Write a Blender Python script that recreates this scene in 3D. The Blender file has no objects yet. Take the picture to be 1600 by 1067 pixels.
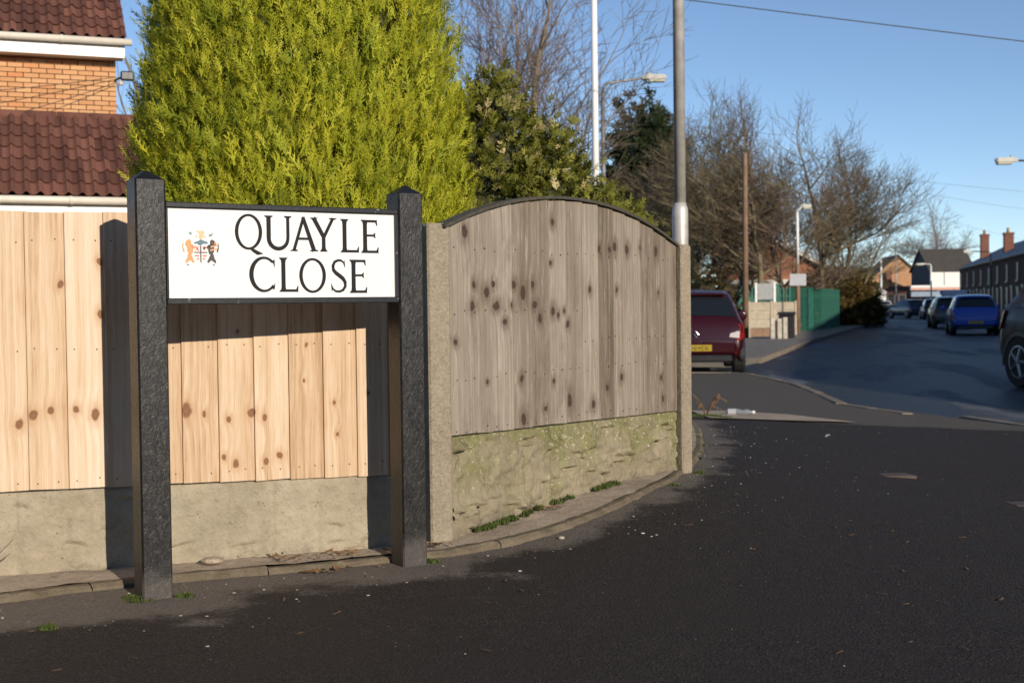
import bpy, math, random
import numpy as np
from mathutils import Vector, Matrix, noise as mnoise
R_ = math.radians
scene = bpy.context.scene
COL = scene.collection

# ------------------------------------------------------------------ camera, sky, sun, exposure
CAM_Z = 1.0
pitch, roll = math.atan(52.5 / 2000.0), R_(0.7)
F_ = Vector((0, math.cos(pitch), -math.sin(pitch)))
U0 = Vector((0, math.sin(pitch), math.cos(pitch)))
R0 = Vector((1, 0, 0))
RV = R0 * math.cos(roll) - U0 * math.sin(roll)
UV = U0 * math.cos(roll) + R0 * math.sin(roll)
cam_data = bpy.data.cameras.new('camera')
cam = bpy.data.objects.new('camera', cam_data)
COL.objects.link(cam)
cam.matrix_world = Matrix(((RV.x, UV.x, -F_.x, 0), (RV.y, UV.y, -F_.y, 0), (RV.z, UV.z, -F_.z, CAM_Z), (0, 0, 0, 1)))
cam_data.sensor_width = 36
cam_data.lens = 45
cam_data.clip_start = 0.05
cam_data.clip_end = 3000
cam_data.dof.use_dof = True
cam_data.dof.focus_distance = 5.0
cam_data.dof.aperture_fstop = 5.6
scene.camera = cam

SUN_EL = R_(18.5)
SUN_H = Vector((0.5225, -0.8526, 0)).normalized()        # horizontal direction towards the sun
world = bpy.data.worlds.new('World')
scene.world = world
world.use_nodes = True
wn = world.node_tree.nodes
wl = world.node_tree.links
wn.clear()
sky = wn.new('ShaderNodeTexSky')
sky.sky_type = 'NISHITA'
sky.sun_disc = False
sky.sun_elevation = SUN_EL
sky.sun_rotation = math.atan2(SUN_H.x, SUN_H.y)
sky.air_density = 0.65
sky.dust_density = 0.0
sky.ozone_density = 2.0
bg = wn.new('ShaderNodeBackground')
bg.inputs['Strength'].default_value = 0.135
wo = wn.new('ShaderNodeOutputWorld')
wl.new(sky.outputs[0], bg.inputs['Color'])
wl.new(bg.outputs[0], wo.inputs['Surface'])

sd = bpy.data.lights.new('sun', 'SUN')
sd.energy = 5.0
sd.angle = R_(0.5)
sd.color = (1.0, 0.89, 0.75)
so = bpy.data.objects.new('sun', sd)
COL.objects.link(so)
sun_vec = SUN_H * math.cos(SUN_EL) + Vector((0, 0, math.sin(SUN_EL)))
so.rotation_euler = sun_vec.to_track_quat('Z', 'Y').to_euler()
so.location = (10, -15, 12)

scene.view_settings.view_transform = 'Standard'
scene.view_settings.look = 'None'
scene.view_settings.exposure = 0.0
scene.view_settings.gamma = 1.0
scene.render.engine = 'CYCLES'

# ------------------------------------------------------------------ helpers
def at(px, py, d):
    """World point seen at a photograph pixel at distance d along +Y (used to read real positions off the photograph)."""
    v = F_ + RV * ((px - 800) / 2000) + UV * ((533.5 - py) / 2000)
    return Vector((0, 0, CAM_Z)) + v * (d / v.y)

class MB:
    def __init__(s):
        s.v, s.f = [], []
    def quad_strip(s, rings, closed=True, cap=True):
        n = len(rings[0]); b = len(s.v)
        for r in rings: s.v.extend([tuple(p) for p in r])
        for i in range(len(rings) - 1):
            for j in range(n if closed else n - 1):
                k = (j + 1) % n
                s.f.append((b + i * n + j, b + i * n + k, b + (i + 1) * n + k, b + (i + 1) * n + j))
        if cap and closed:
            s.f.append(tuple(b + j for j in range(n))[::-1])
            s.f.append(tuple(b + (len(rings) - 1) * n + j for j in range(n)))
        return s
    def box(s, x0, x1, y0, y1, z0, z1, bev=0.0, taper=(0, 0)):
        if bev <= 0:
            tx, ty = taper
            s.quad_strip([[(x0, y0, z0), (x1, y0, z0), (x1, y1, z0), (x0, y1, z0)],
                          [(x0 + tx, y0 + ty, z1), (x1 - tx, y0 + ty, z1), (x1 - tx, y1 - ty, z1), (x0 + tx, y1 - ty, z1)]])
            return s
        b = bev
        def ring(i, z):
            return [(x0 + i + b, y0 + i, z), (x1 - i - b, y0 + i, z), (x1 - i, y0 + i + b, z), (x1 - i, y1 - i - b, z),
                    (x1 - i - b, y1 - i, z), (x0 + i + b, y1 - i, z), (x0 + i, y1 - i - b, z), (x0 + i, y0 + i + b, z)]
        s.quad_strip([ring(b * .6, z0), ring(0, z0 + b), ring(0, z1 - b), ring(b * .6, z1)])
        return s
    def tube(s, pts, rad, n=8, cap=True):
        pts = [Vector(p) for p in pts]
        if not hasattr(rad, '__len__'): rad = [rad] * len(pts)
        rings = []; up = None
        for i, p in enumerate(pts):
            t = (pts[min(i + 1, len(pts) - 1)] - pts[max(i - 1, 0)])
            t = t.normalized() if t.length > 1e-9 else Vector((0, 0, 1))
            if up is None:
                up = t.orthogonal().normalized()
            up = (up - t * up.dot(t))
            up = up.normalized() if up.length > 1e-6 else t.orthogonal().normalized()
            w = t.cross(up)
            rings.append([p + (up * math.cos(2 * math.pi * k / n) + w * math.sin(2 * math.pi * k / n)) * rad[i] for k in range(n)])
        return s.quad_strip(rings, True, cap)
    def prism(s, poly, axis, a0, a1):
        """extrude 2D polygon: axis 'y' -> poly is (x,z); 'x' -> (y,z); 'z' -> (x,y)"""
        def m(p, a):
            return (p[0], a, p[1]) if axis == 'y' else ((a, p[0], p[1]) if axis == 'x' else (p[0], p[1], a))
        return s.quad_strip([[m(p, a0) for p in poly], [m(p, a1) for p in poly]])
    def face(s, pts):
        b = len(s.v); s.v.extend([tuple(p) for p in pts]); s.f.append(tuple(range(b, b + len(pts)))); return s
    def mesh(s, name):
        me = bpy.data.meshes.new(name)
        me.from_pydata([tuple(v) for v in s.v], [], s.f)
        me.update()
        return me
    def build(s, name, mat, parent=None, smooth=False, **k):
        return put(name, s.mesh(name), mat, parent, smooth, **k)

def fix_normals(me):
    import bmesh
    bm = bmesh.new(); bm.from_mesh(me)
    bmesh.ops.recalc_face_normals(bm, faces=bm.faces)
    bm.to_mesh(me); bm.free()

def put(name, me, mat, parent=None, smooth=False, loc=None, rot=None, fix=True):
    if fix and len(me.polygons) < 20000: fix_normals(me)
    o = bpy.data.objects.new(name, me)
    COL.objects.link(o)
    if mat is not None and not me.materials: me.materials.append(mat)
    if smooth:
        me.polygons.foreach_set('use_smooth', [True] * len(me.polygons))
    if parent is not None: o.parent = parent
    if loc is not None: o.location = loc
    if rot is not None: o.rotation_euler = rot
    return o

def inst(name, me, parent, loc=(0, 0, 0), rot=(0, 0, 0), scale=(1, 1, 1)):
    o = bpy.data.objects.new(name, me); COL.objects.link(o)
    o.parent = parent; o.location = loc; o.rotation_euler = rot; o.scale = scale
    return o

def thing(name, label, cat, loc=(0, 0, 0), rotz=0.0, group=None):
    o = bpy.data.objects.new(name, None); COL.objects.link(o)
    o.empty_display_size = 0.1
    o.location = loc; o.rotation_euler = (0, 0, rotz)
    return tag(o, label, cat, group)

def tag(o, label, cat, group=None, kind=None):
    o['label'] = label; o['category'] = cat
    if group: o['group'] = group
    if kind: o['kind'] = kind
    return o

def struct(o):
    o['kind'] = 'structure'
    return o

def copy_tree(o, parent=None):
    c = o.copy(); COL.objects.link(c); c.parent = parent
    for ch in list(o.children): copy_tree(ch, c)
    return c

def big_mesh(name, V, Fq, attrs=None, smooth=False):
    """numpy mesh: V (N,3), Fq (M,k)"""
    me = bpy.data.meshes.new(name)
    k = Fq.shape[1]
    me.vertices.add(len(V)); me.vertices.foreach_set('co', V.astype(np.float32).ravel())
    me.loops.add(Fq.size); me.loops.foreach_set('vertex_index', Fq.astype(np.int32).ravel())
    me.polygons.add(len(Fq))
    me.polygons.foreach_set('loop_start', np.arange(0, Fq.size, k, dtype=np.int32))
    if smooth: me.polygons.foreach_set('use_smooth', np.ones(len(Fq), dtype=bool))
    if attrs is not None:
        for an, arr in attrs.items():
            a = me.attributes.new(an, 'FLOAT', 'POINT')
            a.data.foreach_set('value', arr.astype(np.float32))
    me.update(calc_edges=True)
    me.validate()
    return me

# ------------------------------------------------------------------ node helper
class NT:
    def __init__(s, name):
        s.m = bpy.data.materials.new(name); s.m.use_nodes = True
        s.t = s.m.node_tree; s.t.nodes.clear()
        s.out = s.t.nodes.new('ShaderNodeOutputMaterial')
        s.bsdf = s.t.nodes.new('ShaderNodeBsdfPrincipled')
        s.t.links.new(s.bsdf.outputs[0], s.out.inputs['Surface'])
    def _in(s, sock, v):
        if v is None: return
        if isinstance(v, bpy.types.NodeSocket): s.t.links.new(v, sock)
        elif hasattr(v, '__len__') and len(v) == 3 and sock.type == 'RGBA': sock.default_value = (*v, 1)
        else: sock.default_value = v
    def n(s, typ, **kw):
        return s.t.nodes.new(typ)
    def coord(s, kind='Object', obj=None):
        c = s.n('ShaderNodeTexCoord')
        if obj is not None: c.object = obj
        return c.outputs[kind]
    def pos(s): return s.n('ShaderNodeNewGeometry').outputs['Position']
    def rnd(s): return s.n('ShaderNodeObjectInfo').outputs['Random']
    def attr(s, name):
        a = s.n('ShaderNodeAttribute'); a.attribute_name = name; return a.outputs['Fac']
    def math(s, op, a, b=None, c=None, clamp=False):
        m = s.n('ShaderNodeMath'); m.operation = op; m.use_clamp = clamp
        s._in(m.inputs[0], a); s._in(m.inputs[1], b); s._in(m.inputs[2], c)
        return m.outputs[0]
    def vmath(s, op, a, b=None):
        m = s.n('ShaderNodeVectorMath'); m.operation = op
        s._in(m.inputs[0], a); s._in(m.inputs[1], b)
        return m.outputs['Value'] if op in ('LENGTH', 'DOT_PRODUCT', 'DISTANCE') else m.outputs[0]
    def sep(s, v):
        x = s.n('ShaderNodeSeparateXYZ'); s._in(x.inputs[0], v); return x.outputs
    def comb(s, x, y, z):
        c = s.n('ShaderNodeCombineXYZ')
        for i, q in enumerate((x, y, z)): s._in(c.inputs[i], q)
        return c.outputs[0]
    def noise(s, vec, scale=5, detail=4, rough=.55, dist=0.0, col=False):
        x = s.n('ShaderNodeTexNoise')
        s._in(x.inputs['Vector'], vec); s._in(x.inputs['Scale'], scale); s._in(x.inputs['Detail'], detail)
        s._in(x.inputs['Roughness'], rough); s._in(x.inputs['Distortion'], dist)
        return x.outputs['Color' if col else 'Fac']
    def voro(s, vec, scale=5, feature='F1', out='Distance', rand=1.0):
        x = s.n('ShaderNodeTexVoronoi'); x.feature = feature
        s._in(x.inputs['Vector'], vec); s._in(x.inputs['Scale'], scale); s._in(x.inputs['Randomness'], rand)
        return x.outputs[out]
    def ramp(s, fac, stops):
        r = s.n('ShaderNodeValToRGB'); s._in(r.inputs[0], fac)
        e = r.color_ramp.elements
        while len(e) < len(stops): e.new(0.5)
        for i, (p, c) in enumerate(stops):
            e[i].position = p; e[i].color = (*c, 1) if hasattr(c, '__len__') else (c, c, c, 1)
        return r.outputs[0]
    def step(s, v, a, b):
        m = s.n('ShaderNodeMapRange'); m.interpolation_type = 'SMOOTHSTEP'
        s._in(m.inputs['Value'], v); m.inputs['From Min'].default_value = a; m.inputs['From Max'].default_value = b
        return m.outputs[0]
    def mix(s, fac, a, b, mode='MIX'):
        m = s.n('ShaderNodeMix'); m.data_type = 'RGBA'; m.blend_type = mode
        s._in(m.inputs[0], fac); s._in(m.inputs[6], a); s._in(m.inputs[7], b)
        return m.outputs[2]
    def bump(s, h, strength=.5, dist=.01, normal=None):
        b = s.n('ShaderNodeBump'); b.inputs['Strength'].default_value = strength; b.inputs['Distance'].default_value = dist
        s._in(b.inputs['Height'], h)
        if normal is not None: s._in(b.inputs['Normal'], normal)
        return b.outputs[0]
    def done(s, col=None, rough=.7, normal=None, metal=0.0, spec=None, **kw):
        s._in(s.bsdf.inputs['Base Color'], col); s._in(s.bsdf.inputs['Roughness'], rough)
        s._in(s.bsdf.inputs['Metallic'], metal)
        if spec is not None: s._in(s.bsdf.inputs['Specular IOR Level'], spec)
        if normal is not None: s._in(s.bsdf.inputs['Normal'], normal)
        for k, v in kw.items(): s._in(s.bsdf.inputs[k.replace('_', ' ')], v)
        return s.m

def simple(name, col, rough=.6, metal=0.0, var=.15, scale=6, bump=0.0, bscale=60, spec=None):
    t = NT(name)
    c = t.coord('Object')
    nz = t.noise(c, scale, 5, .6)
    d = tuple(x * (1 - var) for x in col); l = tuple(min(1, x * (1 + var)) for x in col)
    cc = t.ramp(nz, [(.3, d), (.7, l)])
    nm = t.bump(t.noise(c, bscale, 4, .6), bump, .004) if bump else None
    return t.done(cc, rough, nm, metal, spec)

# ------------------------------------------------------------------ ground heights
GC = np.array([(-5, 3.5, .05), (-3, 4, .04), (-1.9, 4.6, .015), (-1.25, 4.45, 0), (-.4, 4.95, .0), (-.3, 5.3, .0), (.2, 5.7, .03), (.6, 6.2, .065),
               (1.0, 7.2, .085), (1.27, 8.46, .085), (1.48, 10.4, .07), (1.46, 11, .06), (2.2, 11.5, .0), (0, 3.4, 0), (-1.5, 3.4, 0),
               (1.5, 5, -.01), (3, 7, -.07), (4.5, 5, -.12), (4.6, 12, -.12), (4, 14, -.12), (4, 18, -.12), (3.9, 21.3, -.12), (2, 20, -.09),
               (0, 20, -.08), (-6, 10, .02), (-6, 20, -.08), (2, 2, -.04), (4.8, 0, -.12), (4.8, -4, -.12), (-2, 0, 0), (-6, -3, 0), (1, -3, -.03), (0, 12, .03)], float)
def _rbf(a, b):
    return np.sqrt(((a[:, None, :2] - b[None, :, :2]) ** 2).sum(-1) + .36)
_W = np.linalg.solve(_rbf(GC, GC), GC[:, 2])
def gz(x, y):
    return float((_rbf(np.array([[x, y]]), GC) @ _W)[0])

# ------------------------------------------------------------------ materials
def tarmac_mat():
    t = NT('tarmac_pavement'); p = t.pos()
    xyz = t.sep(p)
    fine = t.noise(p, 170, 3, .7); mid = t.noise(p, 14, 5, .65); big = t.noise(p, 1.3, 4, .6)
    base = t.ramp(t.math('ADD', t.math('MULTIPLY', fine, .84), t.math('MULTIPLY', mid, .16)), [(.36, (.007, .006, .0055)), (.5, (.024, .0195, .0175)), (.66, (.085, .068, .059))])
    base = t.mix(t.step(big, .45, .75), base, (.032, .026, .0225))
    # worn aggregate: pale chips
    vc = t.voro(p, 75)
    chips = t.math('MULTIPLY', t.math('LESS_THAN', vc, .16), t.step(t.noise(p, 33, 2), .50, .64))
    base = t.mix(t.math('MULTIPLY', chips, .6), base, (.20, .165, .14))
    # older, greyer surfacing beyond the patched area
    old = t.step(t.math('ADD', xyz[1], t.math('MULTIPLY', t.noise(p, 2.2, 3), .5)), 10.95, 11.15)
    oldc = t.ramp(t.math('ADD', t.math('MULTIPLY', fine, .6), t.math('MULTIPLY', mid, .4)), [(.3, (.055, .050, .040)), (.7, (.15, .132, .108))])
    base = t.mix(old, base, oldc)
    # grit and dust that collects along the edging
    dust = t.attr('dust')
    dn = t.math('ADD', dust, t.math('MULTIPLY', t.math('SUBTRACT', t.noise(p, 2.6, 6, .68), .5), 1.9))
    dn = t.math('ADD', dn, t.math('MULTIPLY', t.math('SUBTRACT', t.noise(p, 60, 4, .75), .5), .7))
    dm = t.step(dn, .40, .85)
    dc = t.ramp(t.noise(p, 90, 4, .7), [(.3, (.11, .095, .080)), (.7, (.22, .19, .16))])
    base = t.mix(t.math('MULTIPLY', dm, .85), base, dc)
    h = t.math('ADD', t.math('MULTIPLY', fine, .8), t.math('MULTIPLY', t.voro(p, 95), .7))
    nm = t.bump(h, .9, .009)
    return t.done(base, t.ramp(mid, [(.3, .7), (.7, .95)]), nm, spec=.22)

def road_mat():
    t = NT('road_asphalt'); p = t.pos(); xyz = t.sep(p)
    # along / across the street
    a = t.math('ADD', t.math('MULTIPLY', xyz[0], .2314), t.math('MULTIPLY', xyz[1], .9729))
    c = t.math('SUBTRACT', t.math('MULTIPLY', xyz[0], .9729), t.math('MULTIPLY', xyz[1], .2314))
    q = t.comb(t.math('MULTIPLY', a, .09), t.math('MULTIPLY', c, .55), 0)
    fine = t.noise(p, 90, 3, .7)
    base = t.ramp(fine, [(.3, (.014, .014, .014)), (.7, (.036, .036, .036))])
    fr = t.math('ADD', t.math('MULTIPLY', t.noise(q, 1.6, 5, .6, .6), .75), t.math('MULTIPLY', t.noise(p, 1.1, 5, .65), .25))
    frost = t.step(fr, .50, .62)
    base = t.mix(t.math('MULTIPLY', frost, .75), base, (.17, .185, .21))
    return t.done(base, t.ramp(frost, [(0, .5), (1, .85)]), t.bump(fine, .6, .010), spec=.26)

def concrete(name, c0=(.26, .225, .17), c1=(.42, .375, .29), algae=.0, spots=True, aggregate=False, stain_low=None):
    t = NT(name); p = t.coord('Object')
    big = t.noise(p, 3.5, 6, .65); fine = t.noise(p, 75, 4, .7); md = t.noise(p, 17, 5, .65)
    col = t.ramp(t.math('ADD', t.math('MULTIPLY', big, .6), t.math('MULTIPLY', md, .4)), [(.30, c0), (.68, c1)])
    col = t.mix(t.math('MULTIPLY', t.step(fine, .52, .75), .35), col, tuple(x * .45 for x in c0))
    if aggregate:
        v = t.voro(p, 130, out='Color'); vs = t.sep(v)
        col = t.mix(.20, col, t.ramp(vs[0], [(0, (.08, .065, .045)), (.45, (.26, .215, .16)), (.8, (.38, .325, .25)), (1, (.52, .47, .39))]))
    if algae > 0:
        z = t.sep(p)[2]
        g = t.math('ADD', t.noise(p, 4.2, 5, .6), t.math('MULTIPLY', z, algae))
        col = t.mix(t.math('MULTIPLY', t.step(g, .60, .90), .7), col, t.ramp(md, [(.3, (.085, .092, .022)), (.7, (.22, .225, .075))]))
        lich = t.math('MULTIPLY', t.step(t.noise(p, 55, 3, .7), .60, .66), t.step(g, .60, .80))
        col = t.mix(t.math('MULTIPLY', lich, .8), col, (.58, .56, .45))
    if spots:
        st = t.step(t.noise(t.vmath('MULTIPLY', p, (5, 5, 9)), 1.0, 5, .7), .60, .74)
        col = t.mix(t.math('MULTIPLY', st, .55), col, (.085, .070, .050))
    if stain_low:
        z2 = t.sep(p)[2]
        sg = t.math('SUBTRACT', t.math('ADD', t.noise(p, 5.5, 6, .7), stain_low), t.math('MULTIPLY', z2, 1.6))
        col = t.mix(t.math('MULTIPLY', t.step(sg, .58, .82), .6), col, t.ramp(md, [(.3, (.070, .058, .045)), (.7, (.15, .125, .095))]))
    pit = t.math('LESS_THAN', t.voro(p, 48), t.math('MULTIPLY', t.step(t.noise(p, 11, 3), .5, .7), .22))
    col = t.mix(t.math('MULTIPLY', pit, .55), col, (.07, .055, .038))
    h = t.math('ADD', t.math('MULTIPLY', fine, .6), t.math('MULTIPLY', md, 1.0))
    h = t.math('SUBTRACT', h, t.math('MULTIPLY', pit, .5))
    return t.done(col, .9, t.bump(h, .85, .012), spec=.2)

def wood(name, frame, knots, stops, knot_col, knot_halo, rvar=.12, coarse=1.0, ww=(.55, .2, .25), halo_r=2.4, halo_f=.5, stain=None, bendk=6.0, core_mix=None):
    """sawn boards: long grain, knots at given places of the panel (s, z, radius)"""
    t = NT(name)
    p = t.coord('Object', frame)
    x = t.sep(p); S, Z = x[0], x[2]
    r = t.rnd()
    K = None
    kr_ = random.Random(len(knots))
    nz3 = t.vmath('SUBTRACT', t.noise(p, 9, 2, .5, 0, True), (.5, .5, .5))
    pw = t.vmath('ADD', p, t.vmath('MULTIPLY', nz3, (.030, 0, .020)))
    for (ks, kz, kr) in knots:
        d = t.vmath('LENGTH', t.vmath('MULTIPLY', t.vmath('SUBTRACT', pw, (ks, 0, kz)), (1 / (kr * kr_.uniform(.75, 1.0)), 0, 1 / (kr * kr_.uniform(.9, 1.5)))))
        K = d if K is None else t.math('SMOOTH_MIN', K, d, .4)
    K = t.math('ADD', K, t.math('MULTIPLY', t.math('SUBTRACT', t.noise(p, 38, 4, .6), .5), 1.0))
    bend = t.math('MULTIPLY', t.math('EXPONENT', t.math('MULTIPLY', K, -.55)), bendk)
    wob = t.noise(t.comb(t.math('MULTIPLY', S, 5), t.math('MULTIPLY', r, 60), t.math('MULTIPLY', Z, 1.6)), 1.0, 3)
    g = t.math('ADD', t.math('ADD', t.math('MULTIPLY', S, 95 * coarse), bend), t.math('MULTIPLY', wob, 2.2))
    gv = t.comb(g, t.math('MULTIPLY', r, 91), t.math('MULTIPLY', Z, 1.1))
    g1 = t.noise(gv, .55, 2, .5)
    gf = t.noise(t.comb(t.math('MULTIPLY', S, 420), t.math('MULTIPLY', r, 70), t.math('MULTIPLY', Z, 7)), 1.0, 3, .6)
    mott = t.noise(t.comb(t.math('MULTIPLY', S, 9), t.math('MULTIPLY', r, 40), t.math('MULTIPLY', Z, 3.0)), 1.0, 5, .65)
    f = t.math('ADD', t.math('ADD', t.math('MULTIPLY', g1, ww[0]), t.math('MULTIPLY', gf, ww[1])), t.math('MULTIPLY', mott, ww[2]))
    f = t.math('ADD', f, t.math('MULTIPLY', t.math('SUBTRACT', r, .5), rvar))
    col = t.ramp(f, stops)
    halo = t.math('SUBTRACT', 1.0, t.step(K, .7, halo_r))
    col = t.mix(t.math('MULTIPLY', halo, halo_f), col, knot_halo)
    if stain:
        sn = t.noise(t.comb(t.math('MULTIPLY', S, 7), t.math('MULTIPLY', r, 30), t.math('MULTIPLY', Z, 2.2)), 1.0, 6, .72)
        col = t.mix(t.math('MULTIPLY', t.step(sn, .50, .72), .6), col, stain)
        sl = t.noise(t.comb(t.math('MULTIPLY', S, 60), t.math('MULTIPLY', r, 30), t.math('MULTIPLY', Z, 5)), 1.0, 5, .7)
        col = t.mix(t.math('MULTIPLY', t.step(sl, .56, .70), .5), col, (.46, .41, .36))
    core = t.math('SUBTRACT', 1.0, t.step(K, .58, 1.12))
    kc = t.mix(t.step(K, .25, 1.0), core_mix if core_mix else t.mix(.5, knot_col, knot_halo), knot_col)
    kc = t.mix(t.math('MULTIPLY', t.noise(p, 120, 3), .5), kc, tuple(q * .5 for q in knot_col))
    col = t.mix(core, col, kc)
    h = t.math('ADD', t.math('MULTIPLY', g1, .7), t.math('MULTIPLY', gf, .5))
    h = t.math('SUBTRACT', h, t.math('MULTIPLY', core, .4))
    return t.done(col, .78, t.bump(h, .45, .004), spec=.25)

def leaf_mat(name, stops, tipcol, tipw=.6, special=None, trans=.35):
    t = NT(name)
    tint = t.attr('tint'); tip = t.attr('tip')
    col = t.ramp(tint, stops)
    col = t.mix(t.math('MULTIPLY', tip, tipw), col, tipcol)
    if special: col = t.mix(t.math('GREATER_THAN', tint, special[0]), col, special[1])
    t._in(t.bsdf.inputs['Base Color'], col); t.bsdf.inputs['Roughness'].default_value = .6
    t.bsdf.inputs['Specular IOR Level'].default_value = .25
    tr = t.n('ShaderNodeBsdfTranslucent'); t._in(tr.inputs['Color'], col)
    mx = t.n('ShaderNodeMixShader'); mx.inputs[0].default_value = trans
    t.t.links.new(t.bsdf.outputs[0], mx.inputs[1]); t.t.links.new(tr.outputs[0], mx.inputs[2])
    t.t.links.new(mx.outputs[0], t.out.inputs['Surface'])
    return t.m

def brick_mat(name, stops, scale=1.0):
    t = NT(name); p = t.coord('Object'); r = t.rnd()
    f = t.math('ADD', t.math('MULTIPLY', r, .75), t.math('MULTIPLY', t.noise(p, 18, 4), .3))
    return t.done(t.ramp(f, stops), .85, t.bump(t.noise(p, 90, 3), .4, .004), spec=.2)

def wall_brick(name, c1, c2, mortar, scale=1.0, w=.225, h=.075, axis='xz'):
    t = NT(name); p = t.coord('Object'); x = t.sep(p)
    b = t.n('ShaderNodeTexBrick')
    t._in(b.inputs['Vector'], t.comb(t.math('ADD', x[0], x[1]), x[2], 0))
    b.inputs['Scale'].default_value = 1.0; b.inputs['Brick Width'].default_value = w; b.inputs['Row Height'].default_value = h
    b.inputs['Mortar Size'].default_value = .006
    t._in(b.inputs['Color1'], c1); t._in(b.inputs['Color2'], c2); t._in(b.inputs['Mortar'], mortar)
    col = t.mix(.3, b.outputs[0], t.ramp(t.noise(p, 1.5, 5), [(.3, tuple(q * .6 for q in c1)), (.7, c2)]))
    return t.done(col, .88, t.bump(b.outputs['Fac'], -.5, .006), spec=.15)

M = {}
M['tarmac'] = tarmac_mat()
M['road'] = road_mat()
M['grass'] = simple('grass_ground', (.060, .066, .028), .95, 0, .5, 2.5, .6, 30)
M['farpave'] = simple('pavement_far', (.16, .145, .125), .9, 0, .3, 1.2, .3, 40)
M['kerb'] = concrete('kerb_concrete', (.13, .105, .082), (.28, .235, .185))
M['edging'] = concrete('edging_concrete', (.085, .068, .045), (.22, .18, .125), algae=.0, stain_low=.05)
M['slab'] = concrete('slab_concrete', (.25, .195, .145), (.50, .415, .32), algae=0)
M['gravelboard_new'] = concrete('gravel_board_pale', (.26, .22, .155), (.44, .385, .285), algae=.10, stain_low=.16)
M['gravelboard_old'] = concrete('gravel_board_mossy', (.175, .145, .095), (.34, .295, .205), algae=.75, stain_low=.30)
M['post_concrete'] = concrete('post_concrete', (.21, .175, .125), (.35, .30, .225), aggregate=True, spots=False)
M['brick'] = brick_mat('house_brick', [(.1, (.50, .25, .115)), (.45, (.56, .30, .145)), (.7, (.60, .35, .175)), (.95, (.54, .21, .085))])
M['mortar'] = simple('mortar', (.50, .33, .20), .95, 0, .15, 8, .3, 80)
M['tile'] = brick_mat('roof_tile', [(.1, (.085, .038, .028)), (.5, (.145, .062, .044)), (.9, (.21, .092, .064))])
M['white'] = simple('white_plastic', (.80, .79, .76), .4, 0, .03)
M['cream'] = simple('cream_plastic', (.66, .60, .50), .45, 0, .06)
M['black_plastic'] = simple('black_plastic', (.02, .02, .022), .4, 0, .2)
M['galv'] = simple('galvanised_steel', (.50, .475, .445), .45, .25, .22, 9, .15, 120)
M['greysteel'] = simple('weathered_grey_steel', (.28, .28, .27), .5, .5, .15, 4)
M['whitepaint'] = simple('white_painted_steel', (.78, .77, .74), .45, 0, .05)
M['lampgrey'] = simple('lantern_grey', (.42, .40, .35), .5, 0, .12)
M['bowl'] = simple('lantern_bowl', (.50, .47, .36), .2, 0, .1)
M['polewood'] = simple('pole_timber', (.23, .145, .09), .85, 0, .25, 3, .4, 40)
M['bark'] = simple('bare_bark', (.19, .145, .10), .9, 0, .3, 2.0)
M['bark_olive'] = simple('mossy_bark', (.165, .130, .072), .9, 0, .35, 1.2)
M['bark_red'] = simple('reddish_twigs', (.20, .135, .098), .9, 0, .3, 1.5)
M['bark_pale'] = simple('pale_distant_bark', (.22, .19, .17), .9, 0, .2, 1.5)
M['cable'] = simple('cable_black', (.05, .05, .055), .6)
M['moss'] = simple('moss', (.060, .085, .014), .95, 0, .5, 60)
M['rust'] = simple('iron_cover', (.085, .060, .050), .75, .2, .35, 25, .6, 90)
M['stone'] = simple('stone_chip', (.36, .32, .27), .85, 0, .3, 20)
M['leaflitter'] = simple('leaf_litter', (.20, .105, .04), .85, 0, .5, 30)
M['drybrown'] = simple('dry_stalk', (.15, .085, .045), .85, 0, .3, 20)
M['dullglass'] = NT('dull_window_glass').done((.010, .012, .016), .35, spec=.15)
M['paper'] = simple('dimmed_notice', (.40, .41, .43), .7, 0, .08)  # white paper dimmed: the notice's shade is put into the colour
M['glass'] = NT('dark_glass').done((.012, .015, .018), .06, spec=.6)
M['tyre'] = simple('tyre_rubber', (.012, .012, .012), .8)
M['rim'] = simple('wheel_alloy', (.30, .30, .31), .35, .8)
M['redlens'] = NT('red_lens').done((.22, .012, .010), .15)
M['clearlens'] = NT('clear_lens').done((.55, .50, .48), .15)
M['amberlens'] = NT('amber_lens').done((.45, .17, .04), .2)
M['plate_yellow'] = simple('number_plate_yellow', (.36, .25, .02), .4, 0, .05)
M['plate_white'] = simple('number_plate_white', (.7, .7, .66), .4, 0, .05)
M['chrome'] = simple('chrome', (.6, .6, .62), .2, .9)
M['green_steel'] = simple('green_painted_steel', (.024, .120, .086), .55, 0, .3)
M['greyboard'] = simple('grey_board', (.30, .31, .30), .6)
M['weathered_panel'] = concrete('weathered_concrete_panel', (.30, .25, .18), (.50, .44, .34))
M['flaking'] = simple('flaking_white_concrete', (.46, .42, .35), .85, 0, .35, 7, .4, 30)
M['binblack'] = simple('bin_plastic', (.014, .014, .015), .5)
M['slate'] = simple('slate_roof', (.12, .12, .135), .55, 0, .2, 1.2, .4, 14)
M['darktile'] = simple('dark_concrete_tile', (.060, .052, .042), .8, 0, .2, 2, .4, 10)
M['redbrick'] = wall_brick('terrace_brick', (.060, .028, .022), (.085, .040, .030), (.07, .055, .048))
M['orangebrick'] = wall_brick('orange_brick', (.46, .24, .12), (.52, .29, .15), (.40, .30, .22))
M['chimbrick'] = wall_brick('chimney_brick', (.20, .080, .050), (.25, .105, .065), (.2, .15, .12))
M['redbrick2'] = wall_brick('red_brick_gable', (.30, .115, .06), (.36, .15, .08), (.3, .2, .15))
M['darkrender'] = simple('dark_render', (.075, .075, .085), .9, 0, .1)
M['whiterender'] = simple('white_render', (.78, .74, .68), .85, 0, .08, 1.5)
M['frame_white'] = simple('window_frame_white', (.10, .10, .095), .5)
M['pot'] = simple('chimney_pot', (.45, .33, .22), .85)
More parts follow.
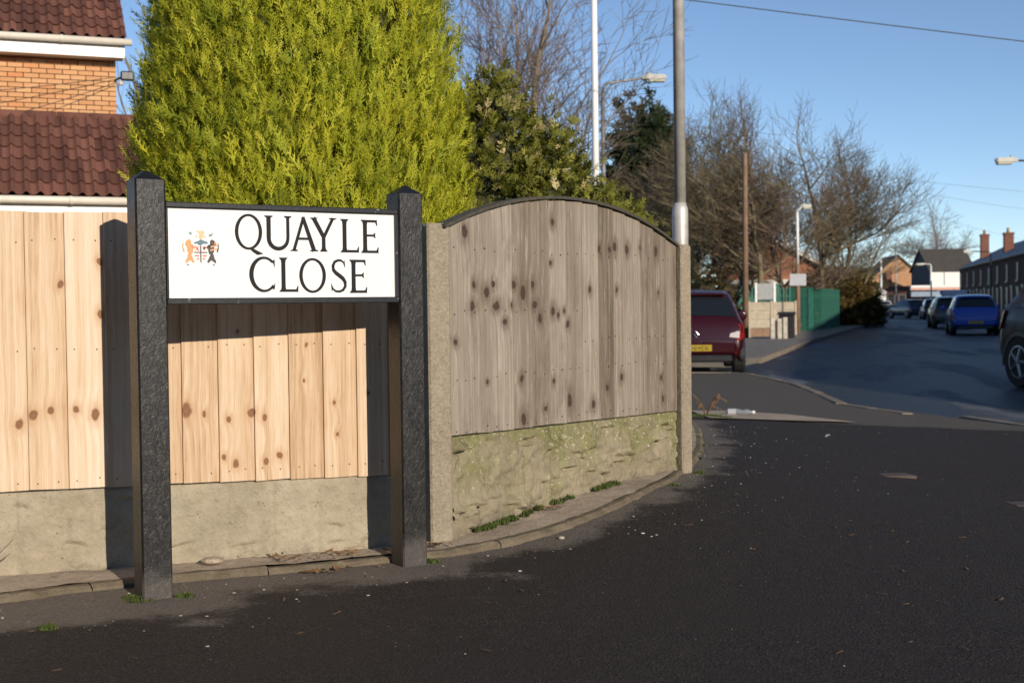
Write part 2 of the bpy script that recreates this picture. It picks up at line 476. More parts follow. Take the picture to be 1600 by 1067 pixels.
M['door'] = simple('door_paint', (.10, .03, .03), .5)
M['bluefascia'] = simple('blue_grey_fascia', (.20, .25, .32), .6)
M['redstripe'] = simple('pale_red_stripe', (.55, .30, .22), .6)

# ================================================================== SETTING: ground, road, pavements
ROAD_Z = -0.20
SD = Vector((0.2314, 0.9729, 0)); PD = Vector((0.9729, -0.2314, 0))     # street direction and its right-hand side
FAC0 = Vector((13.87, 0.0, 0))                                          # terrace frontage line starts here

g = MB().face([(-700, -200, -.30), (700, -200, -.30), (700, 1400, -.30), (-700, 1400, -.30)]).build('ground', M['grass'])
struct(g)

def fl(t, off=0.0, z=0.0):
    q = FAC0 + SD * t + PD * off
    return Vector((q.x, q.y, z))
left_kerb = [(3.9, 21.25), (4.4, 24.5), (4.99, 26.3), (8.3, 36.9), (15.6, 58.5), (27.6, 95.0), (38.0, 131.0)]
road_poly = [(4.2, -10.5), (4.2, 5), (3.4, 10), (3.2, 14), (3.2, 20.6), (-40, 20.6), (-40, 24.8), (4.4, 24.8)] + left_kerb[2:] + \
            [(10, 140), (10, 147), (90, 147), (90, 131)] + [tuple(fl(t, -5.2)[:2]) for t in (130, 60, 0, -12)]
o = MB().prism(road_poly, 'z', -.29, ROAD_Z).build('road', M['road']); struct(o)

# near pavement: one heightfield sheet with its kerb edge
def kx(y):
    return float(np.interp(y, [-4, 5, 11.3, 12.7, 14.2, 16, 18, 20.5, 21.2], [4.85, 4.75, 4.55, 4.2, 3.72, 3.85, 4.04, 3.9, 3.7]))
EDGE = [(-3.6, 3.62), (-2.6, 4.03), (-1.762, 4.375), (-1.589, 4.50), (-1.43, 4.60), (-1.255, 4.70), (-.742, 4.915), (-.52, 5.03), (-.26, 5.15), (-.03, 5.33), (.197, 5.55),
        (.42, 5.86), (.627, 6.22), (.86, 6.72), (1.05, 7.38), (1.19, 8.0), (1.28, 8.6), (1.38, 9.4), (1.44, 10.3)]
EDGE_A = np.array(EDGE)
def edge_dist(X, Y):
    P = np.stack([X, Y], -1)[..., None, :]
    a = EDGE_A[:-1]; b = EDGE_A[1:]
    ab = b - a
    t = np.clip(((P - a) * ab).sum(-1) / (ab ** 2).sum(-1), 0, 1)
    q = a + ab * t[..., None]
    return np.sqrt(((P - q) ** 2).sum(-1)).min(-1)
ys = np.concatenate([np.linspace(-4, 2.6, 14), np.linspace(2.7, 9, 128), np.linspace(9.1, 21.2, 90)])
nx = 150
G = np.zeros((len(ys), nx, 3))
for i, y in enumerate(ys):
    G[i, :, 0] = np.concatenate([np.linspace(-9, -2.6, 10), np.linspace(-2.5, kx(y), nx - 10)]); G[i, :, 1] = y
fl_ = G.reshape(-1, 3)
fl_[:, 2] = _rbf(fl_, GC) @ _W
rough = np.array([mnoise.fractal(Vector((p[0] * 2.1, p[1] * 2.1, 3.3)), 1.0, 2.0, 4) for p in fl_]) * .006
fl_[:, 2] += np.where((fl_[:, 0] > -4), rough, 0)
dd = edge_dist(fl_[:, 0], fl_[:, 1])
dust = np.clip(1.0 - dd / np.where(fl_[:, 0] < -.2, .55, .36), 0, 1) + np.where(fl_[:, 0] < -.9, .20, 0) * np.clip(1 - dd / 1.0, 0, 1)
for (bx_, by_, br_, ba_) in ((-1.3, 4.30, .26, .55), (-.42, 4.86, .22, .5), (-1.0, 4.12, .16, .45), (.05, 4.72, .22, .42), (-1.75, 4.1, .25, .45), (-.7, 4.5, .12, .3)):
    dust = dust + ba_ * np.exp(-(((fl_[:, 0] - bx_) / (br_ * 1.3)) ** 2 + ((fl_[:, 1] - by_) / (br_ * .7)) ** 2))
dust = np.clip(dust, 0, 1.2)
n0, n1 = len(ys), nx
idx = np.arange(n0 * n1).reshape(n0, n1)
Fq = np.stack([idx[:-1, :-1], idx[:-1, 1:], idx[1:, 1:], idx[1:, :-1]], -1).reshape(-1, 4)
pave = put('pavement', big_mesh('pavement', fl_, Fq, {'dust': dust}, True), M['tarmac'], fix=False); struct(pave)

# kerb stones along the pavement edge
rng = random.Random(4)
def kerb_run(pts, parent, width=.13, ln=.9, z_off=.004, depth=.25, drop=None):
    P = [Vector((p[0], p[1], 0)) for p in pts]
    seg = []
    for a, b in zip(P[:-1], P[1:]):
        L = (b - a).length; k = max(1, round(L / ln))
        for i in range(k): seg.append((a.lerp(b, i / k), a.lerp(b, (i + 1) / k)))
    for a, b in seg:
        d = (b - a).normalized(); w = Vector((-d.y, d.x, 0)) * width
        a2, b2 = a + d * .006, b - d * .006
        za, zb = gz(a.x, a.y) + z_off + rng.uniform(-.004, .004), gz(b.x, b.y) + z_off + rng.uniform(-.004, .004)
        m = MB()
        def ring(p, z):
            c = p + w * .5
            r = []
            for fx, zz in ((0, -depth), (1, -depth), (1, z - .012), (.9, z), (.12, z), (0, z - .015)):
                q = p + w * fx; r.append((q.x, q.y, zz if zz == -depth else zz))
            return r
        m.quad_strip([ring(a2, za), ring(b2, zb)])
        m.build('kerb_stone', M['kerb'], parent)
kerb_run([(4.85, 0), (4.75, 5), (4.55, 11.3), (4.36, 12.5)][::-1], pave, z_off=.01)
kerb_run([(4.0, 12.75), (3.72, 14.2), (3.9, 16), (4.04, 18), (3.9, 20.5), (3.7, 21.2), (1.0, 21.25), (-4, 21.25)], pave, z_off=.012)

# lighter concrete wedge let into the pavement
wm = MB()
wp = [(1.62, 10.55), (2.3, 10.7), (2.95, 10.95), (2.55, 11.9), (2.0, 12.15), (1.66, 12.0)]
wm.prism([(x, y) for x, y in wp], 'z', 0, .0)
vv = []
for x, y in wp: vv.append((x, y, gz(x, y) + .012))
o = MB().face(vv).build('pavement_patch', M['slab'], pave)

# far pavement on the left of the street, and along the terrace
def strip(name, pts, w, z0, z1, mat):
    m = MB(); ring = []
    for i, p in enumerate(pts):
        a = Vector((*pts[max(i - 1, 0)], 0)); b = Vector((*pts[min(i + 1, len(pts) - 1)], 0))
        d = (b - a).normalized(); nrm = Vector((-d.y, d.x, 0))
        p0 = Vector((*p, 0)); p1 = p0 + nrm * w
        ring.append([(p0.x, p0.y, z0), (p1.x, p1.y, z0), (p1.x, p1.y, z1), (p0.x, p0.y, z1)])
    m.quad_strip(ring); return struct(m.build(name, mat))
strip('far_pavement', left_kerb[2:], 2.2, -.28, -.09, M['farpave'])
lk = [(a[0] - .0, a[1]) for a in left_kerb[2:]]
strip('kerb_line', [(x + .13, y - .03) for x, y in lk], .13, -.27, -.085, M['kerb'])
strip('terrace_pavement', [tuple(fl(t, -.05)[:2]) for t in (-8, 40, 90, 129)], 5.1, -.28, -.09, M['farpave'])

# raised concrete strip round the fence foot, with edging stones
FOOT = [(-3.9, 4.02), (-3.08, 4.30), (-1.876, 4.75), (-.45, 5.38), (-.2, 5.55), (.25, 6.2), (.75, 6.9), (.93, 7.2), (1.0, 8.0), (1.1, 8.8), (1.2, 9.6), (1.28, 10.4)]
FA = np.array(FOOT)
def resample(P, n):
    P = np.array(P); s = np.concatenate([[0], np.cumsum(np.sqrt((np.diff(P, axis=0) ** 2).sum(1)))])
    t = np.linspace(0, s[-1], n); return np.stack([np.interp(t, s, P[:, 0]), np.interp(t, s, P[:, 1])], -1)
ne = 260
Ei = resample(EDGE, ne)
tan = np.gradient(Ei, axis=0); tan /= np.linalg.norm(tan, axis=1)[:, None]
nor = np.stack([-tan[:, 1], tan[:, 0]], -1)
Ei2 = Ei + nor * .048
rows = []
Fi = resample(FOOT, ne)
for k in range(10):
    f = k / 9
    q = Ei2 * (1 - f) + (Fi - nor * .0) * f
    z = np.array([gz(x, y) for x, y in q]) + .026 + np.array([mnoise.fractal(Vector((x * 9, y * 9, 1)), 1, 2, 3) for x, y in q]) * .005
    rows.append(np.column_stack([q, z]))
V = np.concatenate(rows); idx = np.arange(10 * ne).reshape(10, ne)
Fq = np.stack([idx[:-1, :-1], idx[:-1, 1:], idx[1:, 1:], idx[1:, :-1]], -1).reshape(-1, 4)
foot = put('concrete_strip', big_mesh('concrete_strip', V, Fq, None, True), M['slab'], fix=False)
struct(foot)
rng = random.Random(9)
i = 0
while i < ne - 8:
    k = rng.choice([13, 15, 17, 18]); j = min(i + k, ne - 1)
    m = MB(); rings = []
    zj = rng.uniform(-.006, .005); oj = rng.uniform(-.006, .006)
    sub = list(range(i, j + 1, 1));
    if sub[-1] != j: sub.append(j)
    for ii in sub:
        p = Vector((*Ei[ii], 0)); nn = Vector((*nor[ii], 0)); z = gz(p.x, p.y)
        jj = mnoise.fractal(Vector((p.x * 17, p.y * 17, 7)), 1, 2, 3) * .009
        dirv = Vector((*tan[ii], 0)) * (.002 if ii == sub[0] else (-.002 if ii == sub[-1] else 0))
        r = []
        for off, h in ((oj + jj, -.08), (.055, -.08), (.055, .022 + zj), (.020 + oj, .022 + zj + jj * .6), (.004 + oj + jj, .010 + zj + jj * .4)):
            q = p + nn * off + dirv; r.append((q.x, q.y, z + h))
        rings.append(r)
    m.quad_strip(rings); m.build('edging_stone', M['edging'], foot, smooth=False)
    i = j

# ================================================================== HOUSE on the left (brick house with a tiled garage in front)
HU = Vector((.934, .358, 0)); HA = math.atan2(.358, .934)
hc = at(181, 130, 20.0)                                   # right-hand corner of the brick wall
house = thing('brick_house', 'orange brick house with brown tiled roof and white gutter behind the fence', 'house', (hc.x, hc.y, -.02), HA)
WZ = 5.02
MB().box(-7, -.02, .06, 6, 0, WZ + .1).build('wall', M['mortar'], house)
wall = house.children[0]
bm_ = MB().box(0, .215, 0, .09, 0, .065, .004).mesh('brick'); bm_.materials.append(M['brick']); fix_normals(bm_)
rng = random.Random(2)
z = 3.55; row = 0
while z < WZ - .06:
    x = -.215 - (.1125 if row % 2 else 0)
    if row % 2:
        inst('brick', bm_, wall, (-.1025, -.03, z), (0, 0, 0), (.477, 1, 1))
    while x > -2.75:
        inst('brick', bm_, wall, (x, -.03 + rng.uniform(-.002, .002), z), (0, 0, 0)); x -= .225
    z += .075; row += 1
# plain lower brick face (out of view behind the garage) and the corner return
MB().box(-7, -.003, -.03, .05, 0, 3.54).build('lower_wall', M['orangebrick'], house)
MB().box(-7, -2.76, -.03, .05, 3.54, WZ).build('side_wall', M['orangebrick'], house)
# roof tiles
def tile_mesh(w=.176, ln=.40):
    m = MB(); n = 9; rings = []
    for yv, dz in ((0.0, 0.0), (ln, .0)):
        top = []
        for k in range(n):
            u = k / (n - 1)
            h = .055 * math.exp(-((u - .70) / .20) ** 2) - .008 * math.sin(u * math.pi)
            top.append((u * (w + .012), yv, h + .012))
        bot = [(p[0], p[1], p[2] - .012) for p in top[::-1]]
        rings.append(top + bot)
    m.quad_strip(rings); me = m.mesh('roof_tile'); me.materials.append(M['tile']); fix_normals(me)
    for p in me.polygons: p.use_smooth = False
    return me
TM = tile_mesh()
def tile_roof(parent, x0, x1, y0, z0, pitch_, rows, gauge=.33, w=.176, seed=1):
    r = random.Random(seed)
    roof = MB()
    L = rows * gauge
    cy, sz = math.cos(pitch_), math.sin(pitch_)
    roof.quad_strip([[(x0, y0, z0 - .02), (x1, y0, z0 - .02), (x1, y0, z0 - .06), (x0, y0, z0 - .06)],
                     [(x0, y0 + L * cy, z0 + L * sz - .02), (x1, y0 + L * cy, z0 + L * sz - .02), (x1, y0 + L * cy, z0 + L * sz - .06), (x0, y0 + L * cy, z0 + L * sz - .06)]])
    ro = roof.build('roof', M['darktile'], parent)
    ncol = int((x1 - x0) / w)
    for i in range(rows):
        for k in range(ncol):
            x = x1 - (k + 1) * w
            inst('roof_tile', TM, ro, (x, y0 + i * gauge * cy - .02, z0 + i * gauge * sz + .042 + r.uniform(-.003, .004)), (pitch_ - .10, r.uniform(-.01, .01), r.uniform(-.012, .012)))
    return ro, y0 + L * cy, z0 + L * sz
roof, ry, rz = tile_roof(house, -2.75, .14, -.30, WZ + .16, R_(37), 9, seed=3)
MB().box(-7, -2.76, -.30, -.20, WZ - .1, WZ + .1).quad_strip([[(-7, -.3, WZ + .14), (-2.76, -.3, WZ + .14), (-2.76, ry + 1.6, WZ + .14 + (ry + 1.9) * math.tan(R_(37)))], [(-7, -.3, WZ + .13), (-2.76, -.3, WZ + .13), (-2.76, ry, WZ + .1)]], cap=False)
MB().quad_strip([[(-7, -.3, WZ + .17), (-2.77, -.3, WZ + .17), (-2.77, -.3, WZ + .1), (-7, -.3, WZ + .1)], [(-7, ry, rz), (-2.77, ry, rz), (-2.77, ry, rz - .07), (-7, ry, rz - .07)]]).build('roof_slope', M['darktile'], house)
MB().quad_strip([[(-7, ry + .01, rz), (.14, ry + .01, rz), (.14, ry + .01, rz - .07), (-7, ry + .01, rz - .07)], [(-7, ry + 3.2, WZ), (.14, ry + 3.2, WZ), (.14, ry + 3.2, WZ - .07), (-7, ry + 3.2, WZ - .07)]]).build('rear_roof_slope', M['darktile'], house)
MB().prism([(0.062, WZ), (6, WZ), (ry, rz - .1)], 'x', -.12, -.03).build('gable', M['orangebrick'], house)
MB().box(-7, .12, -.30, -.275, WZ - .10, WZ + .12, .004).build('fascia', M['white'], house)
MB().box(-7, .10, -.274, -.02, WZ - .10, WZ - .08).build('soffit', M['white'], house)
MB().tube([(-7, -.36, WZ + .13), (.22, -.36, WZ + .13)], .055, 10).build('gutter', M['cream'], house, True)
for x in (-2.6, -1.7, -.8):
    MB().tube([(x - .02, -.36, WZ + .13), (x + .02, -.36, WZ + .13)], .062, 10).build('gutter_bracket', M['cream'], house, True)
# floodlight on the corner
fl_o = thing('floodlight', 'small black floodlight fixed to the corner of the brick house', 'floodlight', tuple(house.matrix_world @ Vector((0, 0, 0)) if False else (hc.x, hc.y, 0)), HA)
fz = at(192, 125, 20).z
MB().box(.06, .26, -.20, -.10, fz - .03, fz + .11, .02).build('lamp_head', M['black_plastic'], fl_o)
MB().tube([(-.02, -.02, fz - .02), (.03, -.12, fz), (.1, -.15, fz + .02)], .018, 6).build('bracket', M['black_plastic'], fl_o)
MB().box(.03, .10, -.19, -.12, fz - .11, fz - .04, .015).build('motion_sensor', M['lampgrey'], fl_o)

# garage in front: tiled lean roof
gc = at(195, 319, 17.5)
gar = thing('garage', 'low garage with brown interlocking roof tiles and cream gutter above the pale fence', 'garage', (gc.x, gc.y, -.02), HA)
gz0 = gc.z + .02
x1 = .55
groof, gy, gzz = tile_roof(gar, -3.1, x1, -.05, gz0 + .06, R_(35), 7, seed=8)
for k in range(9):
    x = x1 - .45 * (k + 1)
    MB().tube([(x + .004, gy + .04, gzz + .03), (x + .446, gy + .04, gzz + .03)], .085, 10).build('ridge_tile', M['tile'], groof, True)
MB().quad_strip([[(-3.1, gy + .09, gzz), (x1, gy + .09, gzz), (x1, gy + .09, gzz - .06), (-3.1, gy + .09, gzz - .06)], [(-3.1, gy + 2.1, gz0), (x1, gy + 2.1, gz0), (x1, gy + 2.1, gz0 - .06), (-3.1, gy + 2.1, gz0 - .06)]]).build('rear_roof_slope', M['darktile'], gar)
MB().box(-3.1, x1 - .15, .15, gy + 1.9, 0, gz0 - .03).build('wall', M['orangebrick'], gar)
MB().prism([(.16, gz0 - .02), (gy + 1.9, gz0 - .02), (gy + .05, gzz - .1)], 'x', x1 - .24, x1 - .16).build('gable', M['orangebrick'], gar)
MB().box(-3.1, x1, -.02, .01, gz0 - .14, gz0 + .04).build('fascia', M['white'], gar)
MB().tube([(-3.1, -.09, gz0 + .03), (x1 + .02, -.09, gz0 + .03)], .055, 10).build('gutter', M['cream'], gar, True)
for x in (-2.5, -1.6, -.7, .2):
    MB().tube([(x - .02, -.09, gz0 + .03), (x + .02, -.09, gz0 + .03)], .062, 10).build('gutter_bracket', M['cream'], gar, True)

# ================================================================== TERRACE along the right of the street
def window(parent, x0, x1, z0, z1, y, glass=M['dullglass'], frame=M['frame_white'], bars=1):
    w = MB().box(x0, x1, y - .02, y + .06, z0, z1).build('window', glass, parent)
    f = MB(); t = .06
    f.box(x0 - .02, x0 + t, y - .05, y + .04, z0, z1); f.box(x1 - t, x1 + .02, y - .05, y + .04, z0, z1)
    f.box(x0 + t, x1 - t, y - .05, y + .04, z1 - t, z1); f.box(x0 + t, x1 - t, y - .05, y + .04, z0, z0 + t)
    if bars: f.box(x0 + t, x1 - t, y - .045, y + .03, (z0 + z1) / 2 - .025, (z0 + z1) / 2 + .025)
    f.build('frame', frame, w)
    MB().box(x0 - .08, x1 + .08, y - .10, y + .03, z0 - .12, z0 - .002).build('sill', M['frame_white'], w)
    return w
def terrace_house(eave, ridge, W=5.0, D=8.4, chim=True):
    """local x runs along the street, local -y is the street front"""
    h = thing('terraced_house', 'x', 'house', (0, 0, -.10), 0)
    MB().box(.003, W - .003, 0, D, 0, eave).build('wall', M['redbrick'], h)
    hr = ridge - eave
    ro = MB().quad_strip([[(0, -.25, eave - .03), (0, D / 2, ridge), (0, D + .25, eave - .03), (0, D + .25, eave - .15), (0, D / 2, ridge - .14), (0, -.25, eave - .15)],
                          [(W, -.25, eave - .03), (W, D / 2, ridge), (W, D + .25, eave - .03), (W, D + .25, eave - .15), (W, D / 2, ridge - .14), (W, -.25, eave - .15)]]).build('roof', M['slate'], h)
    if chim:
        ch = MB().box(.05, .95, D / 2 - .35, D / 2 + .35, ridge - .7, ridge + 1.1)
        ch.box(-.0, 1.0, D / 2 - .40, D / 2 + .40, ridge + 1.1, ridge + 1.25)
        co = ch.build('chimney', M['chimbrick'], ro)
        for i in range(3):
            MB().tube([(.2 + .3 * i, D / 2, ridge + 1.25), (.2 + .3 * i, D / 2, ridge + 1.75)], [.12, .09], 8).build('chimney_pot', M['pot'], ro, True)
    MB().prism([(.02, eave - .16), (D - .02, eave - .16), (D / 2, ridge - .2)], 'x', .004, W - .004).build('gable', M['redbrick'], h)
    window(h, 1.0, 1.9, eave - 1.75, eave - .55, 0)
    window(h, .8, 2.0, .85, 2.15, 0)
    d = MB().box(3.3, 4.2, -.03, .05, 0.02, 2.1).build('door', M['door'], h)
    MB().box(3.2, 4.3, -.06, .02, 2.1, 2.25).build('lintel', M['frame_white'], d)
    MB().tube([(-.0, -.28, eave - .06), (W, -.28, eave - .06)], .06, 6).build('gutter', M['black_plastic'], h)
    return h
fa = math.atan2(SD.y, SD.x)
def place_row(proto, t0, n, W, labels, group):
    for i in range(n):
        h = proto if i == 0 else copy_tree(proto)
        # street front faces left of the street: local x must run towards the camera -> rotate by fa+pi
        q = fl(t0 + W * (i + 1), 0, -.095)
        h.location = q; h.rotation_euler = (0, 0, fa + math.pi)
        h['label'] = labels(i); h['group'] = group
def mk(eave, ridge, W=5.0, chim=True):
    h = terrace_house(eave, ridge, W, chim=chim)
    return h
tall = mk(5.0, 8.55, chim=False)
place_row(tall, 0.0, 14, 5.0, lambda i: 'tall red brick terraced house out of view to the right, shading the road', 'near terraced houses')
low = mk(4.35, 6.45, chim=False)
ORD = ['second', 'third', 'fourth', 'fifth', 'sixth', 'seventh', 'eighth', 'ninth', 'tenth']
place_row(low, 72.0, 11, 5.0, lambda i: ['low brick terraced house just inside the right edge of the picture',
          'low brick terraced house at the far end of the row, next to the shop'][min(1, i // 10)] if i in (3, 10) else 'dark brick terraced house with slate roof in the row beside the blue car', 'far terraced houses')

for i, h in enumerate([o_ for o_ in COL.objects if o_.get('group') == 'far terraced houses']):
    if i in (6, 9):
        ro = [c_ for c_ in h.children if c_.name.startswith('roof')][0]
        ct = 6.5 if i == 6 else 7.15
        ch = MB().box(.1, 1.0, 1.25, 1.95, 4.9, ct); ch.box(.05, 1.05, 1.2, 2.0, ct, ct + .15)
        ch.build('chimney', M['chimbrick'], ro)
        for k in range(2 + i % 2):
            MB().tube([(.3 + .25 * k, 1.6, ct + .15), (.3 + .25 * k, 1.6, ct + .55)], [.12, .09], 8).build('chimney_pot', M['pot'], ro, True)
        h['label'] = 'terraced house carrying the %s chimney of the row beyond the blue car' % ('nearer' if i == 6 else 'farther')
back_n = 0
for (x, y, rz, n) in ((2.0, -7.0, math.pi, 3), (30.0, -25.0, math.pi, 6)):  # unseen houses added behind the camera to cut sky fill on the fence
    for i in range(n):
        h = copy_tree(tall)
        # street front turned towards +Y
        h.location = (x - 5.0 * i, y, -.1); h.rotation_euler = (0, 0, math.pi)
        h['label'] = 'unseen red brick terraced house added behind the viewpoint to block sky light'; h['group'] = 'sky blocking houses added behind the viewpoint'
# far buildings closing the street
def gable_house(name, label, c, rot, W, D, eave, ridge, wallm, roofm, gable_front=True):
    h = thing(name, label, 'house', c, rot)
    MB().box(-W / 2, W / 2, 0, D, 0, eave).build('wall', wallm, h)
    if gable_front:
        MB().prism([(-W / 2 + .003, eave), (W / 2 - .003, eave), (0, ridge)], 'y', .003, D - .003).build('gable', wallm, h)
        for s in (-1, 1):
            MB().quad_strip([[(0, -.25, ridge + .18), (s * (W / 2 + .35), -.25, eave - .12), (s * (W / 2 + .35), -.25, eave - .3), (0, -.25, ridge + .02)],
                             [(0, D, ridge + .18), (s * (W / 2 + .35), D, eave - .12), (s * (W / 2 + .35), D, eave - .3), (0, D, ridge + .02)]]).build('roof', roofm, h)
    else:
        MB().prism([(0.003, eave), (D - .003, eave), (D / 2, ridge)], 'x', -W / 2 + .003, W / 2 - .003).build('gable', wallm, h)
        for s in (0, 1):
            y0 = -.3 if s == 0 else D + .3
            MB().quad_strip([[(-W / 2 - .2, D / 2, ridge + .15), (-W / 2 - .2, y0, eave - .1), (-W / 2 - .2, y0, eave - .25), (-W / 2 - .2, D / 2, ridge)],
                             [(W / 2 + .2, D / 2, ridge + .15), (W / 2 + .2, y0, eave - .1), (W / 2 + .2, y0, eave - .25), (W / 2 + .2, D / 2, ridge)]]).build('roof', roofm, h)
    return h
c = at(1403, 480, 165)
gh = gable_house('gable_house', 'sunlit orange brick gable house with dark roof at the far street end', (c.x, c.y, -.3), R_(-6), 7.4, 10, at(1370, 440, 165).z + .3, at(1408, 400, 165).z + .3, M['orangebrick'], M['darktile'])
MB().box(-1.6, -.9, -.9, -.3, 0, at(1385, 420, 165).z).build('chimney', M['chimbrick'], gh)
c = at(1463, 480, 152)
dh = gable_house('dark_roofed_house', 'long dark roofed house with two white rendered panels above the shop canopy', (at(1453, 480, 152).x + 2.6, c.y, -.3), 0, 5.2, 7, at(1470, 420, 150).z + .3, at(1470, 397, 152).z + .9, M['darkrender'], M['darktile'], False)
ez = at(1470, 420, 150).z + .2
for (a, b) in ((-2.5, -.95), (-.85, 2.5)):
    MB().box(a, b, -.05, .0, ez - 2.6, ez - .25).build('white_panel', M['whiterender'], dh)
c = at(1435, 480, 140)
sh = thing('shop_building', 'low flat roofed brick shop with pale canopy across the end of the street', 'shop', (c.x, c.y, -.25), R_(2))
zt = at(1435, 455, 140).z
MB().box(-5.5, 5.2, 0, 8, 0, zt + .25).build('wall', M['redbrick'], sh)
MB().box(-1.0, 5.1, -.5, -.02, zt + .35, zt + .85).build('canopy_fascia', M['redstripe'], sh)
MB().box(-1.0, 5.1, -.56, -.51, zt + .62, zt + .87).build('canopy_trim', M['whiterender'], sh)
MB().box(-1.0, 5.1, -.6, -.02, zt - .35, zt + .2).build('canopy', M['bluefascia'], sh)
MB().box(-1.0, 5.1, -.02, 7.9, zt + .26, zt + .84).build('parapet', M['redbrick'], sh)
for x in (-4.6, -3.4, -2.2): window(sh, x, x + .8, .9, 2.2, 0, bars=0)
for x in (.2, 2.0, 3.6): window(sh, x, x + 1.2, .5, 2.0, 0, bars=0)
c = at(1352, 470, 135)
wb = thing('white_gabled_outbuilding', 'small white outbuilding left of the shop behind the silver car', 'building', (c.x + .6, c.y, -.25), 0)
MB().box(-1.6, 1.6, 0, 3, 0, 2.4).build('wall', M['whiterender'], wb)
MB().quad_strip([[(-1.7, -.1, 2.38), (1.7, -.1, 2.38), (1.2, -.1, 2.8), (-1.2, -.1, 2.8)], [(-1.7, 3.1, 2.38), (1.7, 3.1, 2.38), (1.2, 3.1, 2.8), (-1.2, 3.1, 2.8)]]).build('roof', M['whitepaint'], wb)
# red brick house behind the bare trees on the left of the street
c = at(1205, 470, 74)
rh = gable_house('red_gable_house', 'red brick gabled house with white bargeboards behind the bare trees', (c.x, c.y, -.3), R_(-8), 5.6, 7, at(1140, 412, 72).z + .3, at(1206, 372, 74).z + .3, M['redbrick2'], M['darktile'])
w_ = 2.8; e_, r_z = at(1140, 412, 72).z + .3, at(1206, 372, 74).z + .3
for s in (-1, 1):
    MB().quad_strip([[(0, -.34, r_z + .2), (s * (w_ + .4), -.34, e_ - .12), (s * (w_ + .4), -.34, e_ - .42), (0, -.34, r_z - .1)],
                     [(0, -.26, r_z + .2), (s * (w_ + .4), -.26, e_ - .12), (s * (w_ + .4), -.26, e_ - .42), (0, -.26, r_z - .1)]]).build('bargeboard', M['white'], rh)
window(rh, -2.0, -.8, 1.0, 2.2, 0); window(rh, .6, 1.8, 1.0, 2.2, 0)
MB().box(-2.9, 2.9, -.12, .0, 1.9 + .5, 2.75).build('cream_band', M['cream'], rh)

# ================================================================== FENCES
def concrete_post(label, loc, rotz, h, w=.10, d=.10, lean=0):
    o = thing('concrete_fence_post', label, 'fence post', loc, rotz)
    m = MB()
    b = .008
    def ring(z, i=0): 
        a, c_ = w / 2 - i, d / 2 - i
        return [(-a + b, -c_, z), (a - b, -c_, z), (a, -c_ + b, z), (a, c_ - b, z), (a - b, c_, z), (-a + b, c_, z), (-a, c_ - b, z), (-a, -c_ + b, z)]
    m.quad_strip([ring(-.12), ring(h - .012), ring(h, .010)])
    m.build('shaft', M['post_concrete'], o)
    return o

# ---- left fence: new pale boards
LA = math.atan2(.3856, .9227)
LO = Vector((-1.876 - 1.3 * .9227, 4.69 - 1.3 * .3856, 0))
lf = thing('board_fence', 'new pale pine board fence behind the street sign', 'fence', LO, LA)
LK = [(1.359, .595, .022), (1.408, .626, .022), (1.471, .642, .019), (1.557, .639, .018), (1.625, .622, .021), (1.508, 1.106, .020), (1.655, 1.19, .016), (1.654, .997, .015),
      (1.965, .618, .026), (2.03, .60, .012), (2.12, .577, .014), (2.208, .600, .021), (2.262, .58, .015), (2.10, .433, .016), (2.147, .407, .017), (2.263, .406, .016), (2.319, .428, .017),
      (2.16, .92, .009), (2.42, .72, .009), (2.44, .86, .010), (2.55, .63, .010), (2.56, .50, .011), (2.69, .66, .009), (1.24, .9, .02), (1.05, .64, .02), (.7, .9, .02), (.4, .6, .02), (2.03, 1.2, .014)]
M['wood_new'] = wood('new_pine', lf, [(a_, b_, c_ * .88) for a_, b_, c_ in LK], [(.32, (.35, .220, .118)), (.43, (.52, .365, .228)), (.54, (.62, .470, .325)), (.70, (.71, .595, .465))], (.19, .088, .045), (.47, .28, .15), rvar=.20, coarse=1.2, ww=(.40, .38, .22), halo_r=3.0, bendk=3.8, core_mix=(.30, .145, .072))
def lf_bot(s): return float(np.interp(s, [0, 1.3, 2.9], [.362, .352, .320]))
pitchL = .139; k0 = 1.946 - 14 * pitchL
rng = random.Random(12)
k = 0
while True:
    s0 = k0 + k * pitchL; s1 = s0 + pitchL + .012
    if s0 > 2.80: break
    s1 = min(s1, 2.835)
    if s0 < 0: k += 1; continue
    m = MB(); zb = lf_bot(s0) + rng.uniform(-.003, .003); zb1 = lf_bot(s1) + rng.uniform(-.003, .003); zt = 1.376 + rng.uniform(-.004, .004)
    y0, y1 = -.022 + rng.uniform(-.002, .001), -.010
    m.quad_strip([[(s0, y0, zb), (s0 + .003, y0 - .001, zb), (s1, y1, zb1), (s1, y1 + .007, zb1), (s0, y0 + .014, zb)],
                  [(s0, y0, zt), (s0 + .003, y0 - .001, zt), (s1, y1, zt), (s1, y1 + .007, zt), (s0, y0 + .014, zt)]])
    b = m.build('board', M['wood_new'], lf)
    k += 1
for zr in (.46, .88, 1.28):
    MB().box(0, 2.83, .006, .045, zr - .03, zr + .03).build('rail', M['wood_new'], lf)
nm = MB()
for kk in range(21):
    s = k0 + kk * pitchL + .03
    if s < 0.05 or s > 2.8: continue
    for zr in (.375 if s < 2.9 else .35, .865, 1.27):
        for dx in (0, .075):
            x = s + dx + rng.uniform(-.006, .006); zz = zr + rng.uniform(-.008, .008)
            yy = -.0225 + (x - (s - .03)) / .151 * .012
            nm.tube([(x, yy - .0012, zz), (x, yy + .004, zz)], .0032, 6)
n_ = nm.build('nail_heads', M['rust'], lf); n_['kind'] = 'stuff'

